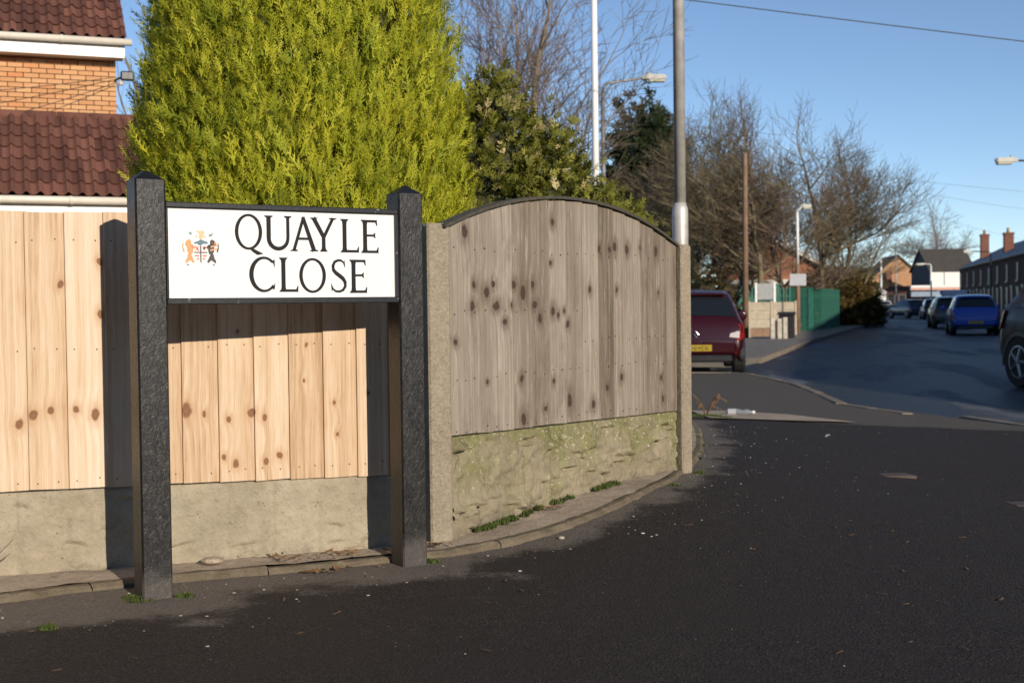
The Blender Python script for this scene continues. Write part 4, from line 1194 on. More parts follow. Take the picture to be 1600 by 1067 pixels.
sub_bush(vs, .60, .05, [(.3, .40), (.8, .42), (1.15, .36), (1.45, .22), (1.70, .05)], 7, 520, 7, .09, M['varieg'], T_wide, .08)

# ---------------- bare trees
def bare_tree(name, label, loc, h, r0, seed, mat, lean=(0, 0), stems=1, levels=6, wide=.55, dens=1.0, group=None, twig=.0045, first=.25, droop=0.0, cat='tree', lift=0.0):
    rr = random.Random(seed)
    t = thing(name, label, cat, loc, 0, group)
    trunk, crown = MB(), MB()
    def grow(p, d, ln, r, lev, mb):
        n = 5 if lev < 2 else (4 if lev < 4 else 3)
        pts, rad = [p.copy()], [r]
        q = p.copy(); dd = d.copy()
        end_r = max(r * (.62 if lev < 2 else .5), twig * .6)
        kids = []
        for i in range(n):
            dd = (dd + Vector((rr.gauss(0, .10), rr.gauss(0, .10), rr.gauss(0, .06) + ((.055 if lev < 4 else .02) + lift * (lev > 0)) - droop * (lev > 2)))).normalized()
            q = q + dd * (ln / n)
            pts.append(q.copy()); rad.append(r + (end_r - r) * (i + 1) / n)
            kids.append((q.copy(), dd.copy(), rad[-1], (i + 1) / n))
        target = trunk if lev <= 0 else crown
        target.tube(pts, rad, 7 if lev < 2 else (4 if lev < 4 else 3), cap=False)
        if lev >= levels: return
        nk = {0: 6, 1: 5, 2: 5, 3: 4, 4: 3}.get(lev, 2)
        nk = max(1, int(round(nk * dens + rr.uniform(-.5, .5))))
        for j in range(nk):
            f = (first if lev == 0 else .2) + (1 - (first if lev == 0 else .2)) * (j + rr.random()) / nk
            a = min(int(f * n), n - 1); kp, kd, kr, _ = kids[a]
            base = pts[a].lerp(pts[a + 1], f * n - a)
            ax = Vector((rr.gauss(0, 1), rr.gauss(0, 1), rr.gauss(0, .4))); ax = (ax - kd * ax.dot(kd)).normalized()
            ang = R_(rr.uniform(24, 62)) * (wide / .55)
            nd = (kd * math.cos(ang) + ax * math.sin(ang)).normalized()
            if nd.z < -.1: nd.z *= -.3; nd.normalize()
            nl = ln * rr.uniform(.48, .78) * (1.0 - .25 * f if lev == 0 else 1)
            grow(base, nd, nl, max(kr * rr.uniform(.45, .68), twig), lev + 1, crown)
        # leader goes on
        if lev > 0 or True:
            grow(pts[-1], dd, ln * .62, end_r, lev + 1, crown)
    for s in range(stems):
        a = 2 * math.pi * s / max(1, stems) + rr.random()
        d0 = Vector((lean[0] + (math.cos(a) * .28 if stems > 1 else 0), lean[1] + (math.sin(a) * .28 if stems > 1 else 0), 1)).normalized()
        grow(Vector((math.cos(a) * .15 if stems > 1 else 0, math.sin(a) * .15 if stems > 1 else 0, -.15)), d0, h * .42, r0, 0, trunk)
    trunk.build('trunk', mat, t, True, fix=False)
    me = crown.mesh('crown'); put('crown', me, mat, t, fix=False)
    return t
GZ = -.30
def tree_at(px, d, **k):
    q = at(px, 480, d); return bare_tree(loc=(q.x, q.y, GZ), **k)
G1 = 'bare winter trees behind the conifers'
tree_at(845, 33, name='bare_tree', label='tall bare tree with spreading limbs right of the golden conifer, left of the white pole', h=12.5, r0=.15, seed=21, dens=.72, twig=.008, mat=M['bark'], levels=5, lean=(.02, 0), group=G1, first=.3, wide=.5)
tree_at(765, 35, name='bare_tree', label='slender bare tree rising behind the peak of the cream flecked shrub', h=12.5, r0=.13, seed=22, dens=.72, twig=.008, mat=M['bark_red'], levels=5, lean=(.05, 0), group=G1, wide=.36)
tree_at(715, 37, name='bare_tree', label='bare reddish tree half hidden by the right flank of the golden conifer', h=12, r0=.12, seed=23, dens=.72, twig=.008, mat=M['bark_red'], levels=5, group=G1, wide=.36)
tree_at(212, 30, name='bare_tree', label='thin bare branches between the brick house and the golden conifer', h=10.5, r0=.09, seed=29, mat=M['bark'], levels=4, group=G1, wide=.34, dens=.7)
G2 = 'bare tree clump along the left of the street'
spec = [(1328, 66, 10.6, 38, 'bark_olive', 'outermost bare tree of the clump, leaning out over the street'), (1085, 54, 10.8, 31, 'bark_olive', 'bare mossy tree at the left end of the clump behind the red car'), (1135, 60, 11.2, 32, 'bark_olive', 'bare tree of the clump seen just left of the wooden pole'),
        (1190, 52, 10.8, 33, 'bark_olive', 'bare tree of the clump seen just right of the wooden pole'), (1235, 56, 11.4, 34, 'bark_red', 'bare tree of the clump right behind the short white lamp'),
        (1285, 60, 11.6, 35, 'bark_olive', 'spreading bare tree at the right end of the clump over the green fence'), (1030, 60, 8.8, 36, 'bark_red', 'bare tree of the clump just left of the big steel column'),
        (1160, 66, 11.6, 37, 'bark_red', 'bare tree at the back of the clump behind the wooden pole')]
for px, d, h, sdd, mt, lb in spec:
    tree_at(px, d, name='bare_tree', label=lb, h=h * .98, r0=.15, seed=sdd, mat=M[mt], levels=5, stems=1, wide=.62, dens=1.0, group=G2, first=.28, twig=.0095, lift=.055)
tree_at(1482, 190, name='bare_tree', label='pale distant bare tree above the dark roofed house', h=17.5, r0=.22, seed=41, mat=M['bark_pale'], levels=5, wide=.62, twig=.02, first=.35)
q = at(1098, 480, 49)
M['thicket'] = leaf_mat('brown_thicket', [(0, (.035, .026, .012)), (.5, (.075, .055, .024)), (1, (.12, .09, .04))], (.13, .10, .05), .4)
conifer('thicket', 'dark brown thicket behind the roof of the red hatchback', (q.x, q.y, GZ), [(.1, 1.1), (1.0, 1.35), (1.7, 1.1), (2.4, .3)], M['thicket'], 66, 330, 5, .34, T_wide, up=.5, out=.6, lump=.25, fan=.2, spread=.9, cat='bush')
# pine
M['pine'] = leaf_mat('pine_needles', [(0, (.012, .022, .010)), (.6, (.032, .050, .020)), (1, (.06, .08, .03))], (.07, .09, .035), .4)
q = at(1012, 480, 64)
pine = conifer('pine_tree', 'dark green pine behind the bare trees, left of the big steel column', (q.x, q.y, GZ), [(3.5, 1.3), (5.5, 2.0), (7.5, 1.7), (9.2, 1.25), (10.4, .7), (11.2, .15)], M['pine'], 51, 420, 7, .75, T_wide, up=.5, out=.8, lump=.35, fan=.35, trunk_r=.2, spread=.9, cat='tree')
# hedge and dark evergreen by the green fence
M['brownhedge'] = leaf_mat('brown_beech_hedge', [(0, (.075, .050, .016)), (.5, (.14, .10, .032)), (1, (.20, .145, .045))], (.24, .16, .06), .4)
M['dkgreen'] = leaf_mat('dark_evergreen', [(0, (.020, .034, .008)), (.6, (.048, .068, .014)), (1, (.08, .10, .02))], (.10, .115, .025), .4)
q = at(1300, 480, 66)
conifer('brown_hedge_bush', 'rounded tawny bush overhanging the green fence', (q.x, q.y, GZ), [(.3, 1.4), (1.2, 1.9), (2.0, 1.75), (2.7, 1.1), (3.1, .2)], M['brownhedge'], 61, 420, 6, .38, T_wide, up=.3, out=.8, lump=.2, fan=.2, trunk_r=.12, spread=.9, cat='bush')
q = at(1345, 480, 80)
conifer('dark_evergreen', 'dark green conical evergreen at the end of the left hand fence', (q.x, q.y, GZ), [(.3, .9), (1.2, 1.0), (2.2, .85), (3.0, .5), (3.5, .1)], M['dkgreen'], 62, 380, 6, .33, T_wide, up=.6, out=.6, lump=.15, fan=.14, trunk_r=.1, spread=.8, cat='conifer')
q = at(1335, 480, 70)
conifer('low_hedge', 'low dark hedge running along the left pavement', (q.x - .6, q.y - 3, GZ), [(.2, 1.1), (.8, 1.2), (1.2, .9), (1.5, .2)], M['dkgreen'], 63, 280, 6, .3, T_wide, up=.4, out=.7, lump=.2, fan=.16, spread=.9, cat='hedge')

# ================================================================== CARS
def smooth1(a, k=2):
    for _ in range(k):
        b = a.copy(); b[1:-1] = (a[:-2] + 2 * a[1:-1] + a[2:]) / 4; a = b
    return a
def paint(name, col, rough=.28, spec=.5, coat=.3):
    t = NT(name)
    return t.done(col, rough, spec=spec, Coat_Weight=coat, Coat_Roughness=.06)
HATCH = dict(L=4.0, W=.85, top=[(0, .60), (.05, .80), (.12, .93), (.17, .98), (.62, 1.40), (.8, 1.445), (1.5, 1.485), (2.1, 1.45), (2.4, 1.38), (3.05, .99), (3.4, .90), (3.8, .78), (3.95, .66), (4.0, .55)],
             belt=[(0, .90), (4, .92)], roofw=.60, wheels=(.62, 3.12), wr=.31, side=[(.55, 1.15), (1.22, 1.92), (1.98, 2.75)], rg=(.20, .60), ws=(2.42, 2.98))
SUV = dict(L=4.5, W=.92, top=[(0, .75), (.05, .95), (.10, 1.08), (.16, 1.14), (.62, 1.62), (.85, 1.70), (1.6, 1.74), (2.4, 1.70), (2.7, 1.62), (3.3, 1.17), (3.8, 1.08), (4.3, .95), (4.45, .8), (4.5, .6)],
           belt=[(0, 1.08), (4.5, 1.06)], roofw=.68, wheels=(.66, 3.50), wr=.36, side=[(.45, 1.15), (1.22, 2.05), (2.12, 3.0)], rg=(.2, .6), ws=(2.72, 3.25))
SEDAN = dict(L=4.5, W=.87, top=[(0, .62), (.05, .85), (.12, .98), (.6, 1.02), (.85, 1.05), (1.45, 1.36), (1.8, 1.42), (2.3, 1.43), (2.7, 1.38), (3.4, .99), (3.9, .90), (4.3, .78), (4.45, .66), (4.5, .55)],
             belt=[(0, .93), (4.5, .93)], roofw=.60, wheels=(.95, 3.6), wr=.31, side=[(1.1, 1.9), (1.97, 2.9)], rg=(.9, 1.42), ws=(2.72, 3.32))
VAN = dict(L=5.0, W=.95, top=[(0, 1.80), (.03, 1.95), (.1, 2.02), (3.2, 2.03), (3.5, 1.95), (4.1, 1.25), (4.6, 1.12), (4.9, .95), (5.0, .7)],
           belt=[(0, 1.1), (5, 1.08)], roofw=.84, wheels=(.9, 3.9), wr=.34, side=[(3.0, 3.7)], rg=None, ws=(3.55, 4.05))
def make_car(name, label, loc, rotz, spec, mat, group='cars parked along the street', rear=True, plate_text=None, badge=None, cat='car', lens=False):
    """local x runs from the rear (0) to the front; loft of cross sections"""
    c = thing(name, label, cat, loc, rotz, group)
    L, W = spec['L'], spec['W']
    xs = np.concatenate([np.linspace(0, .30, 16), np.linspace(.34, L - .34, 64), np.linspace(L - .30, L, 12)])
    tx = np.array([p[0] for p in spec['top']]); tz = np.array([p[1] for p in spec['top']])
    top = smooth1(np.interp(xs, tx, tz), 2); belt = np.interp(xs, [p[0] for p in spec['belt']], [p[1] for p in spec['belt']])
    wid = W * np.interp(xs, [0, .04, .15, .5, L * .5, L - .7, L - .2, L], [.84, .91, .955, .99, 1.0, .97, .86, .66])
    bot = np.interp(xs, [0, .3, .9, L - .7, L], [.34, .24, .20, .20, .26])
    rows = []
    for x, zt, zb_, w, zbt in zip(xs, top, belt, wid, bot):
        zl = min(zb_, zt - .045)
        cab = np.clip((zt - zl - .05) / .42, 0, 1)
        wr = w * (.93 - (.93 - spec['roofw'] / W - .03) * cab)
        half = [(0, zbt), (w * .78, zbt), (w * .93, zbt + .05), (w * .985, zbt + .3 * (zl - zbt)), (w, zbt + .55 * (zl - zbt)), (w * .985, zbt + .82 * (zl - zbt)), (w * .965, zl)]
        e = zt - .03 - .02 * cab
        for f in (.08, .5, .92):
            half.append((w * .955 + (wr - w * .955) * f ** 1.15, zl + .01 + (e - zl - .01) * f))
        half += [(wr * .93, zt - .012), (wr * .72, zt - .002), (wr * .4, zt + .010), (0, zt + .014)]
        rows.append([(x, -y, z) for y, z in half] + [(x, y, z) for y, z in half[-2:0:-1]])
    A = np.array(rows)                        # stations x ring
    ns, nr = A.shape[:2]
    m = MB(); m.quad_strip([list(map(tuple, r)) for r in A])
    body = m.build('body', mat, c, True)
    H = 14
    def patch(nm, mt, x0, x1, r0, r1, off=.006, parent=c, zmin=None, zmax=None, both=False):
        ii = [i for i in range(ns) if x0 <= xs[i] <= x1]
        if len(ii) < 2: return
        for mirror in ((False, True) if both else (False,)):
            mm = MB(); rr = []
            for i in ii:
                ring = []
                for j in range(r0, r1 + 1):
                    jj = (nr - j) % nr if mirror else j % nr
                    a = A[i, jj]; p1 = A[i, (jj + 1) % nr]; p0 = A[i, jj - 1]
                    tang = p1 - p0; tx_ = A[min(i + 1, ns - 1), jj] - A[max(i - 1, 0), jj]
                    nn = np.cross(tang, tx_); nn = nn / (np.linalg.norm(nn) + 1e-9)
                    ctr = np.array([L * .5, 0, .75]);
                    if np.dot(nn, a - ctr) < 0: nn = -nn
                    ring.append(tuple(a + nn * off))
                rr.append(ring)
            mm.quad_strip(rr, closed=False); mm.build(nm, mt, parent, True)
    for (a, b) in spec['side']: patch('side_window', M['glass'], a, b, 7, 9, both=True)
    if spec['rg']: patch('rear_window', M['glass'], spec['rg'][0], spec['rg'][1], 10, 16, off=.008)
    patch('windscreen', M['glass'], spec['ws'][0], spec['ws'][1], 10, 16, off=.008)
    hi = float(np.interp(.1, tx, tz))
    zb = float(spec['belt'][0][1])
    Wm = W
    # wheels
    for wx in spec['wheels']:
        for s in (-1, 1):
            r = spec['wr']; y0 = s * (W - .20); y1 = s * (W + .012)
            wh = MB(); prof_ = [(r * .62, y0), (r * .95, y0), (r, y0 + s * .03), (r, y1 - s * .035), (r * .94, y1), (r * .66, y1)]
            rings = [[(wx + rr_ * math.cos(2 * math.pi * k / 24), yy, r + rr_ * math.sin(2 * math.pi * k / 24)) for k in range(24)] for rr_, yy in prof_]
            tw = wh.quad_strip(rings).build('wheel', M['tyre'], c, False)
            rm = MB()
            rings = [[(wx + rr_ * math.cos(2 * math.pi * k / 20), yy, r + rr_ * math.sin(2 * math.pi * k / 20)) for k in range(20)] for rr_, yy in ((r * .67, y1 - s * .002), (r * .60, y1 + s * .004), (r * .54, y1 - s * .012), (r * .50, y1 - s * .012))]
            rm.quad_strip(rings, cap=False)
            for k in range(5):
                a = 2 * math.pi * k / 5
                p0 = Vector((wx, y1 - s * .004, r)); p1 = Vector((wx + r * .58 * math.cos(a), y1 - s * .006, r + r * .58 * math.sin(a)))
                rm.tube([p0, p1], [.035, .025], 6)
            rm.build('rim', M['rim'], tw)
            ar = MB(); n = 18
            rings = []
            for k in range(n + 1):
                a = -.15 + (math.pi + .3) * k / n
                rings.append([(wx + q_ * math.cos(a), s * (W * yy), r + q_ * math.sin(a)) for q_, yy in ((r * 1.02, .90), (r * 1.02, 1.006), (r * 1.17, 1.004), (r * 1.17, .90))])
            ar.quad_strip(rings).build('wheel_arch', M['black_plastic'], c)
    # lamps, bumper, plate
    zl = hi - .14
    for s in (-1, 1):
        if rear:
            tl = MB().quad_strip([[(.02, s * W * .60, zl - .13), (.00, s * W * .90, zl - .16), (.16, s * W * .985, zl - .10), (.20, s * W * .62, zl - .12)],
                                  [(.10, s * W * .66, zl + .10), (.10, s * W * .90, zl + .12), (.26, s * W * .965, zl + .14), (.26, s * W * .66, zl + .12)]]).build('tail_light', M['redlens'], c)
            if lens: MB().quad_strip([[(-.004, s * W * .66, zl - .10), (-.018, s * W * .86, zl - .12), (.03, s * W * .86, zl - .10), (.04, s * W * .66, zl - .09)],
                             [(.05, s * W * .70, zl - .005), (.045, s * W * .87, zl + .0), (.10, s * W * .87, zl + .0), (.10, s * W * .70, zl - .005)]]).build('reversing_lens', M['clearlens'], tl)
            MB().box(-.012, .02, s * W * .70 - .09, s * W * .70 + .09, .37, .41, .006).build('reflector', M['redlens'], c)
        MB().quad_strip([[(L - .42, s * W * .93, .62), (L - .10, s * W * .66, .60), (L - .2, s * W * .6, .6), (L - .42, s * W * .75, .62)], [(L - .5, s * W * .93, .80), (L - .18, s * W * .64, .74), (L - .26, s * W * .58, .74), (L - .5, s * W * .75, .78)]]).build('headlight', M['clearlens'], c)
        mx = spec['ws'][1] - .22; mz = zb + .10
        mi = MB().tube([(mx - .05, s * (W * .99 + .13), mz), (mx - .04, s * (W * .99 + .13), mz), (mx + .08, s * (W * .99 + .13), mz), (mx + .14, s * (W * .99 + .11), mz)], [.06, .105, .095, .03], 10)
        mi.tube([(mx + .02, s * W * .93, mz - .05), (mx + .04, s * (W + .06), mz - .02)], .025, 6)
        mi.build('door_mirror', mat, c, True)
    if rear:
        bp = MB().box(-.055, .06, -W * .80, W * .80, .36, .56, .04).build('bumper', mat, c)
        MB().box(-.03, .08, -W * .72, W * .72, .22, .345, .03).build('bumper_valance', M['black_plastic'], c)
        pz = .47
        npo = MB().box(-.066, -.057, -.26, .26, pz - .055, pz + .055).build('number_plate', M['plate_yellow'], c)
        if plate_text: text(plate_text, npo, -.0675, 0, pz - .037, .092, M['letterblack'])
        if badge:
            zz = hi - .19
            MB().tube([(-.02, 0, zz - .055), (-.02, -.036, zz), (-.02, 0, zz + .055), (-.02, .036, zz), (-.02, 0, zz - .055)], .007, 6).build('badge', M['chrome'], c)
            text(badge, c, -.012, 0, zz - .155, .05, M['chrome'], spacing=2.2)
        MB().box(.0, .03, -W * .62, W * .62, hi - .34, hi - .325).build('boot_gap', M['black_plastic'], c)
        if spec['rg']:
            rx = spec['rg'][1]; rz_ = float(np.interp(rx, tx, tz))
            MB().box(rx - .10, rx + .12, -W * .60, W * .60, rz_ - .005, rz_ + .03, .012).build('roof_spoiler', mat, c)
        MB().tube([(spec['rg'][1] + .35 if spec['rg'] else .5, 0, float(np.interp(.95, tx, tz)) + .0), (spec['rg'][1] + .22 if spec['rg'] else .4, 0, float(np.interp(.95, tx, tz)) + .22)], [.008, .003], 5).build('aerial', M['black_plastic'], c)
    return c
def text(body, parent, x, y, z, size, mat, spacing=1.0, name='lettering'):
    cu = bpy.data.curves.new('lettering', 'FONT'); cu.body = body; cu.size = size; cu.align_x = 'CENTER'; cu.extrude = .0006; cu.space_character = spacing
    tmp = bpy.data.objects.new('tmp_text', cu); COL.objects.link(tmp)
    bpy.context.view_layer.update()
    me = bpy.data.meshes.new_from_object(tmp.evaluated_get(bpy.context.evaluated_depsgraph_get()))
    bpy.data.objects.remove(tmp)
    # text plane faces the rear of the car (-x): reading direction is -y
    me.transform(Matrix(((0, 0, -1, x), (-1, 0, 0, y), (0, 1, 0, z), (0, 0, 0, 1))))
    o = put(name, me, None, parent, fix=False); me.materials.clear(); me.materials.append(mat)
    return o
dirA = math.atan2(SD.y, SD.x)
P_red = paint('red_car_paint', (.030, .0025, .005)); P_blue = paint('blue_car_paint', (.012, .070, .38)); P_suv = paint('dark_grey_car_paint', (.0030, .0034, .005), .3, .25, .1)
P_silver = paint('silver_car_paint', (.42, .42, .42)); P_dark = paint('black_car_paint', (.012, .013, .018)); P_green = paint('green_grey_car_paint', (.055, .060, .050)); P_navy = paint('navy_car_paint', (.012, .022, .055)); P_white = paint('white_van_paint', (.45, .48, .52))
# red hatchback: rear right wheel stands at (3.92, 22.6)
ra = R_(84)
ax_ = Vector((math.cos(ra), math.sin(ra), 0)); ay_ = Vector((-math.sin(ra), math.cos(ra), 0))
o_ = Vector((4.04, 22.6, 0)) - ax_ * .62 + ay_ * .80
make_car('parked_car', 'dark red hatchback seen from behind, just past the steel lamp column', (o_.x, o_.y, ROAD_Z), ra, HATCH, P_red, plate_text='  U10 FCX', badge='CLIO', lens=True)
bl = at(1525, 520, 46.5)
make_car('parked_car', 'bright blue hatchback seen from behind on the right of the street', (bl.x, bl.y, ROAD_Z), dirA - R_(2), HATCH, P_blue)
sa_ = math.atan2(-.985, .17)
make_car('parked_car', 'dark grey SUV cut off by the right edge of the picture', (7.84, 18.60, ROAD_Z), sa_, SUV, P_suv)
def far_car(px, d, label, spec, pt, rz=0, name='parked_car', cat='car'):
    q = at(px, 490, d); make_car(name, label, (q.x, q.y, ROAD_Z), dirA + rz, spec, pt, cat=cat)
far_car(1377, 108, 'silver saloon parked on the left at the far end of the street', SEDAN, P_silver, R_(-6))
far_car(1358, 116, 'dark car half hidden left of the silver saloon', HATCH, P_dark)
far_car(1438, 100, 'navy car parked across the street end, right of the silver saloon', HATCH, P_navy, R_(25))
far_car(1462, 92, 'black car between the navy car and the line of parked cars', HATCH, P_dark)
far_car(1481, 74, 'dark small car behind the grey green car', HATCH, P_navy)
far_car(1489, 59, 'grey green car parked directly beyond the blue hatchback', HATCH, P_green)
far_car(1492, 84, 'pale roofed van rising above the parked cars', VAN, P_white, 0, 'parked_van', 'van')

# ================================================================== STREET FURNITURE
def lamp(name, label, base, h, r, arm, mat, lantern_l=.6, base_h=0, base_r=0, base_mat=None, drop=.0, bracket=True):
    t = thing(name, label, 'street lamp', base)
    if base_h:
        MB().tube([(0, 0, -.1), (0, 0, base_h - .06), (0, 0, base_h)], [base_r, base_r, r], 20).build('base_section', base_mat or mat, t, True)
        MB().tube([(0, 0, base_h), (0, 0, h)], [r, r * .92], 20).build('column', mat, t, True)
    else:
        MB().tube([(0, 0, -.1), (0, 0, h)], [r, r * .75], 12).build('column', mat, t, True)
    a = Vector((arm[0], arm[1], 0)); L = a.length; u = a.normalized()
    pts = [Vector((0, 0, h - .02)), Vector((0, 0, h + .10)) + u * .03, Vector((0, 0, h + .17)) + u * .14, Vector((0, 0, h + .17 + arm[2])) + a]
    MB().tube(pts, r * .5, 10).build('arm', mat, t, True)
    e = pts[-1]; ang = math.atan2(u.y, u.x)
    lm = MB(); hw = lantern_l * .16
    lm.quad_strip([[(0, -hw * .5, -.03), (0, hw * .5, -.03), (0, hw * .45, .05), (0, -hw * .45, .05)], [(lantern_l * .25, -hw, -.04), (lantern_l * .25, hw, -.04), (lantern_l * .25, hw * .8, .09), (lantern_l * .25, -hw * .8, .09)],
                   [(lantern_l * .92, -hw, -.04), (lantern_l * .92, hw, -.04), (lantern_l * .92, hw * .75, .08), (lantern_l * .92, -hw * .75, .08)], [(lantern_l, -hw * .7, -.03), (lantern_l, hw * .7, -.03), (lantern_l, hw * .5, .05), (lantern_l, -hw * .5, .05)]])
    lo = lm.build('lantern', M['lampgrey'], t, loc=e, rot=(0, 0, ang))
    MB().box(lantern_l * .27, lantern_l * .95, -hw * .9, hw * .9, -.11, -.041, .02).build('lantern_bowl', M['bowl'], lo)
    MB().tube([(lantern_l * .3, 0, .08), (lantern_l * .3, 0, .15)], .03, 8).build('photocell', M['lampgrey'], lo)
    return t
# big galvanised column just past the fence corner
bx, by = 1.455, 11.0; bz = gz(bx, by)
big = lamp('lamp_column', 'thick galvanised steel lamp column beside the end of the arched fence panel', (bx, by, bz), 7.6, .050, (-1.2, .3, .15), M['galv'], .7, 1.82, .068)
MB().box(-.03, .03, -.0725, -.066, .45, 1.0, .004).build('access_door', M['galv'], big)
q = at(945, 480, 33); zt = at(945, 150, 33).z
lamp('street_lamp', 'grey street lamp with a horizontal arm right of the white pole', (q.x, q.y, GZ), zt - GZ + .15, .07, (at(1003, 120, 33).x - q.x, 0, .12), M['greysteel'], .62)
q = at(933, 480, 25)
wp_ = thing('white_pole', 'tall plain white pole rising above the cream flecked shrub', 'pole', (q.x, q.y, GZ))
MB().tube([(0, 0, -.1), (0, 0, 9.6)], [.075, .055], 14).build('shaft', M['whitepaint'], wp_, True)
MB().tube([(0, 0, 9.6), (0, 0, 9.68), (0, 0, 9.72)], [.07, .07, .02], 12).build('cap', M['whitepaint'], wp_, True)
MB().tube([(0, 0, 0), (0, 0, 1.2)], .085, 12).build('base_sleeve', M['whitepaint'], wp_, True)
# short lamp strapped to a timber stub, with a white notice
q = at(1247, 520, 49); zl_ = at(1243, 332, 49).z
tl_ = lamp('street_lamp', 'short white street lamp carrying a white notice by the green fence', (q.x, q.y, -.10), zl_ + .10, .055, (at(1258, 326, 49).x - at(1243, 326, 49).x - .25, 0, .05), M['whitepaint'], .42, at(1245, 412, 49).z + .1, .085, M['polewood'])
nz_ = at(1245, 437, 49).z + .1
MB().box(-.33, .30, -.11, -.09, nz_ - .23, nz_ + .22).build('notice', M['paper'], tl_)
# telegraph pole
q = at(1165, 520, 43); ztp = at(1166, 240, 43).z
tp_ = thing('telegraph_pole', 'brown wooden telegraph pole standing in front of the bare trees', 'telegraph pole', (q.x, q.y, -.2))
MB().tube([(0, 0, -.1), (0.02, 0, ztp + .1), (0.02, 0, ztp + .2)], [.11, .078, .07], 12).build('shaft', M['polewood'], tp_, True)
for k in range(6): MB().tube([(-.17, 0, 2.6 + .5 * k), (.17, 0, 2.6 + .5 * k)], .012, 5).build('step_iron', M['greysteel'], tp_)
# lamp reaching in from the right, lamps far away
q = at(1655, 480, 36); zz_ = at(1600, 256, 36).z
lamp('street_lamp', 'street lamp lantern reaching in at the upper right edge', (q.x, q.y, -.10), zz_ + .0, .06, (at(1590, 250, 36).x - q.x, 0, .02), M['greysteel'], .62)
q = at(1377, 480, 112); lamp('street_lamp', 'thin white lamp post behind the silver saloon', (q.x, q.y, -.10), at(1377, 405, 112).z, .10, (-.4, .3, .05), M['whitepaint'], .5)
q = at(1400, 480, 132); pl_ = thing('thin_pole', 'thin grey mast in front of the orange gable house', 'pole', (q.x, q.y, -.25))
MB().tube([(0, 0, -.05), (0, 0, at(1400, 380, 132).z + .25)], [.10, .06], 8).build('shaft', M['greysteel'], pl_, True)
MB().tube([(-.5, 0, at(1400, 386, 132).z + .25), (.5, 0, at(1400, 386, 132).z + .25)], .035, 6).build('crossbar', M['greysteel'], pl_)
q = at(1455, 480, 122); lamp('street_lamp', 'white lamp with arm to the left before the dark roofed house', (q.x, q.y, -.20), at(1455, 414, 122).z + .1, .09, (at(1447, 400, 122).x - q.x, 0, .02), M['whitepaint'], 1.0)
q = at(1562, 480, 88); lamp('street_lamp', 'dark swan neck street lamp in front of the terraced row', (q.x - .6, q.y, -.10), at(1562, 395, 88).z, .07, (-1.3, 0, .05), M['black_plastic'], .6)

# overhead wires
def wire(label, a, b, sag, r):
    m = MB(); a = Vector(a); b = Vector(b)
    m.tube([a.lerp(b, t / 24) - Vector((0, 0, sag * 4 * (t / 24) * (1 - t / 24))) for t in range(25)], r, 5)
    return tag(m.build('overhead_wire', M['cable'], None, True), label, 'wire')
wire('thick overhead wire crossing the sky at the top right', fl(25.0, -.02, 4.7), tuple(at(180, -120, 21.0)), .12, .010)
tpw = Vector((q.x, q.y, 0)); qq = at(1166, 246, 43)
for t_, lb in ((50, 'highest thin telephone wire from the wooden pole to the terrace'), (61, 'middle thin telephone wire from the wooden pole to the terrace'), (76, 'lowest thin telephone wire from the wooden pole to the terrace')):
    wire(lb, (qq.x, qq.y, qq.z), fl(t_, -.02, 4.75 if t_ < 70 else 4.15), .25, .0042)
wire('upper thin cable running across the brick house wall to its corner', at(-60, 146, 18.7), at(181, 121, 19.9), .02, .006)
wire('lower thin cable rising across the brick house wall to its corner', at(-20, 190, 18.85), at(181, 130, 19.9), .02, .006)

# ---- things by the far left pavement
def slab_wall(px0, px1, d0, d1, zt, zb, label):
    a = at(px0, 480, d0); b = at(px1, 480, d1)
    L = math.hypot(b.x - a.x, b.y - a.y)
    w = thing('concrete_panel_wall', label, 'wall', (a.x, a.y, zb), math.atan2(b.y - a.y, b.x - a.x))
    return w, L
w_, L_ = slab_wall(1168, 1241, 44, 46, .9, -.30, 'weathered concrete panel wall behind the black bin')
hz_ = at(1200, 472, 45).z + .30
for i in range(3):
    z0 = hz_ - .30 * (i + 1)
    MB().box(0, L_, -.03, .03, z0 + .004, z0 + .296, .01).build('panel', M['weathered_panel'], w_)
n_b = 10
for i in range(n_b): MB().box(L_ * i / n_b + .004, L_ * (i + 1) / n_b - .004, -.02, .02, 0, hz_ - .905).build('board', M['polewood'], w_)
for x in (0, L_ * .47, L_): MB().box(x - .06, x + .06, -.07, -.031, 0, hz_ + .04).build('post', M['weathered_panel'], w_)
a = at(1207, 530, 41)
gp_ = thing('white_gate_posts', 'pair of flaking white concrete posts left of the black bin', 'gate post', (a.x, a.y, -.25))
hp = at(1207, 497, 41).z + .25
for i, (x, hh_) in enumerate(((0, hp), (.22, hp - .02), (.40, hp + .02))): MB().box(x - .07, x + .07, -.07, .07, 0, hh_, .01).build('post', M['flaking'], gp_)
MB().box(-.05, .45, .075, .12, .15, hp - .08).build('infill_panel', M['weathered_panel'], gp_)
a = at(1229, 528, 41.5)
bn = thing('wheelie_bin', 'black wheelie bin beside the white gate posts', 'bin', (a.x, a.y, -.25), R_(-15))
bh = at(1229, 492, 41.5).z + .25
MB().box(-.24, .24, -.30, .30, .06, bh, .03).build('body', M['binblack'], bn)
MB().quad_strip([[(-.29, -.36, bh + .004), (.29, -.36, bh + .004), (.29, .36, bh + .004), (-.29, .36, bh + .004)], [(-.27, -.34, bh + .06), (.27, -.34, bh + .06), (.27, .36, bh + .10), (-.27, .36, bh + .10)]]).build('lid', M['binblack'], bn)
for s in (-1, 1): MB().tube([(s * .16, .30, .1), (s * .22, .30, .1)], .10, 14).build('wheel', M['tyre'], bn)
MB().tube([(-.24, .38, bh - .02), (.24, .38, bh - .02)], .018, 6).build('handle', M['binblack'], bn)
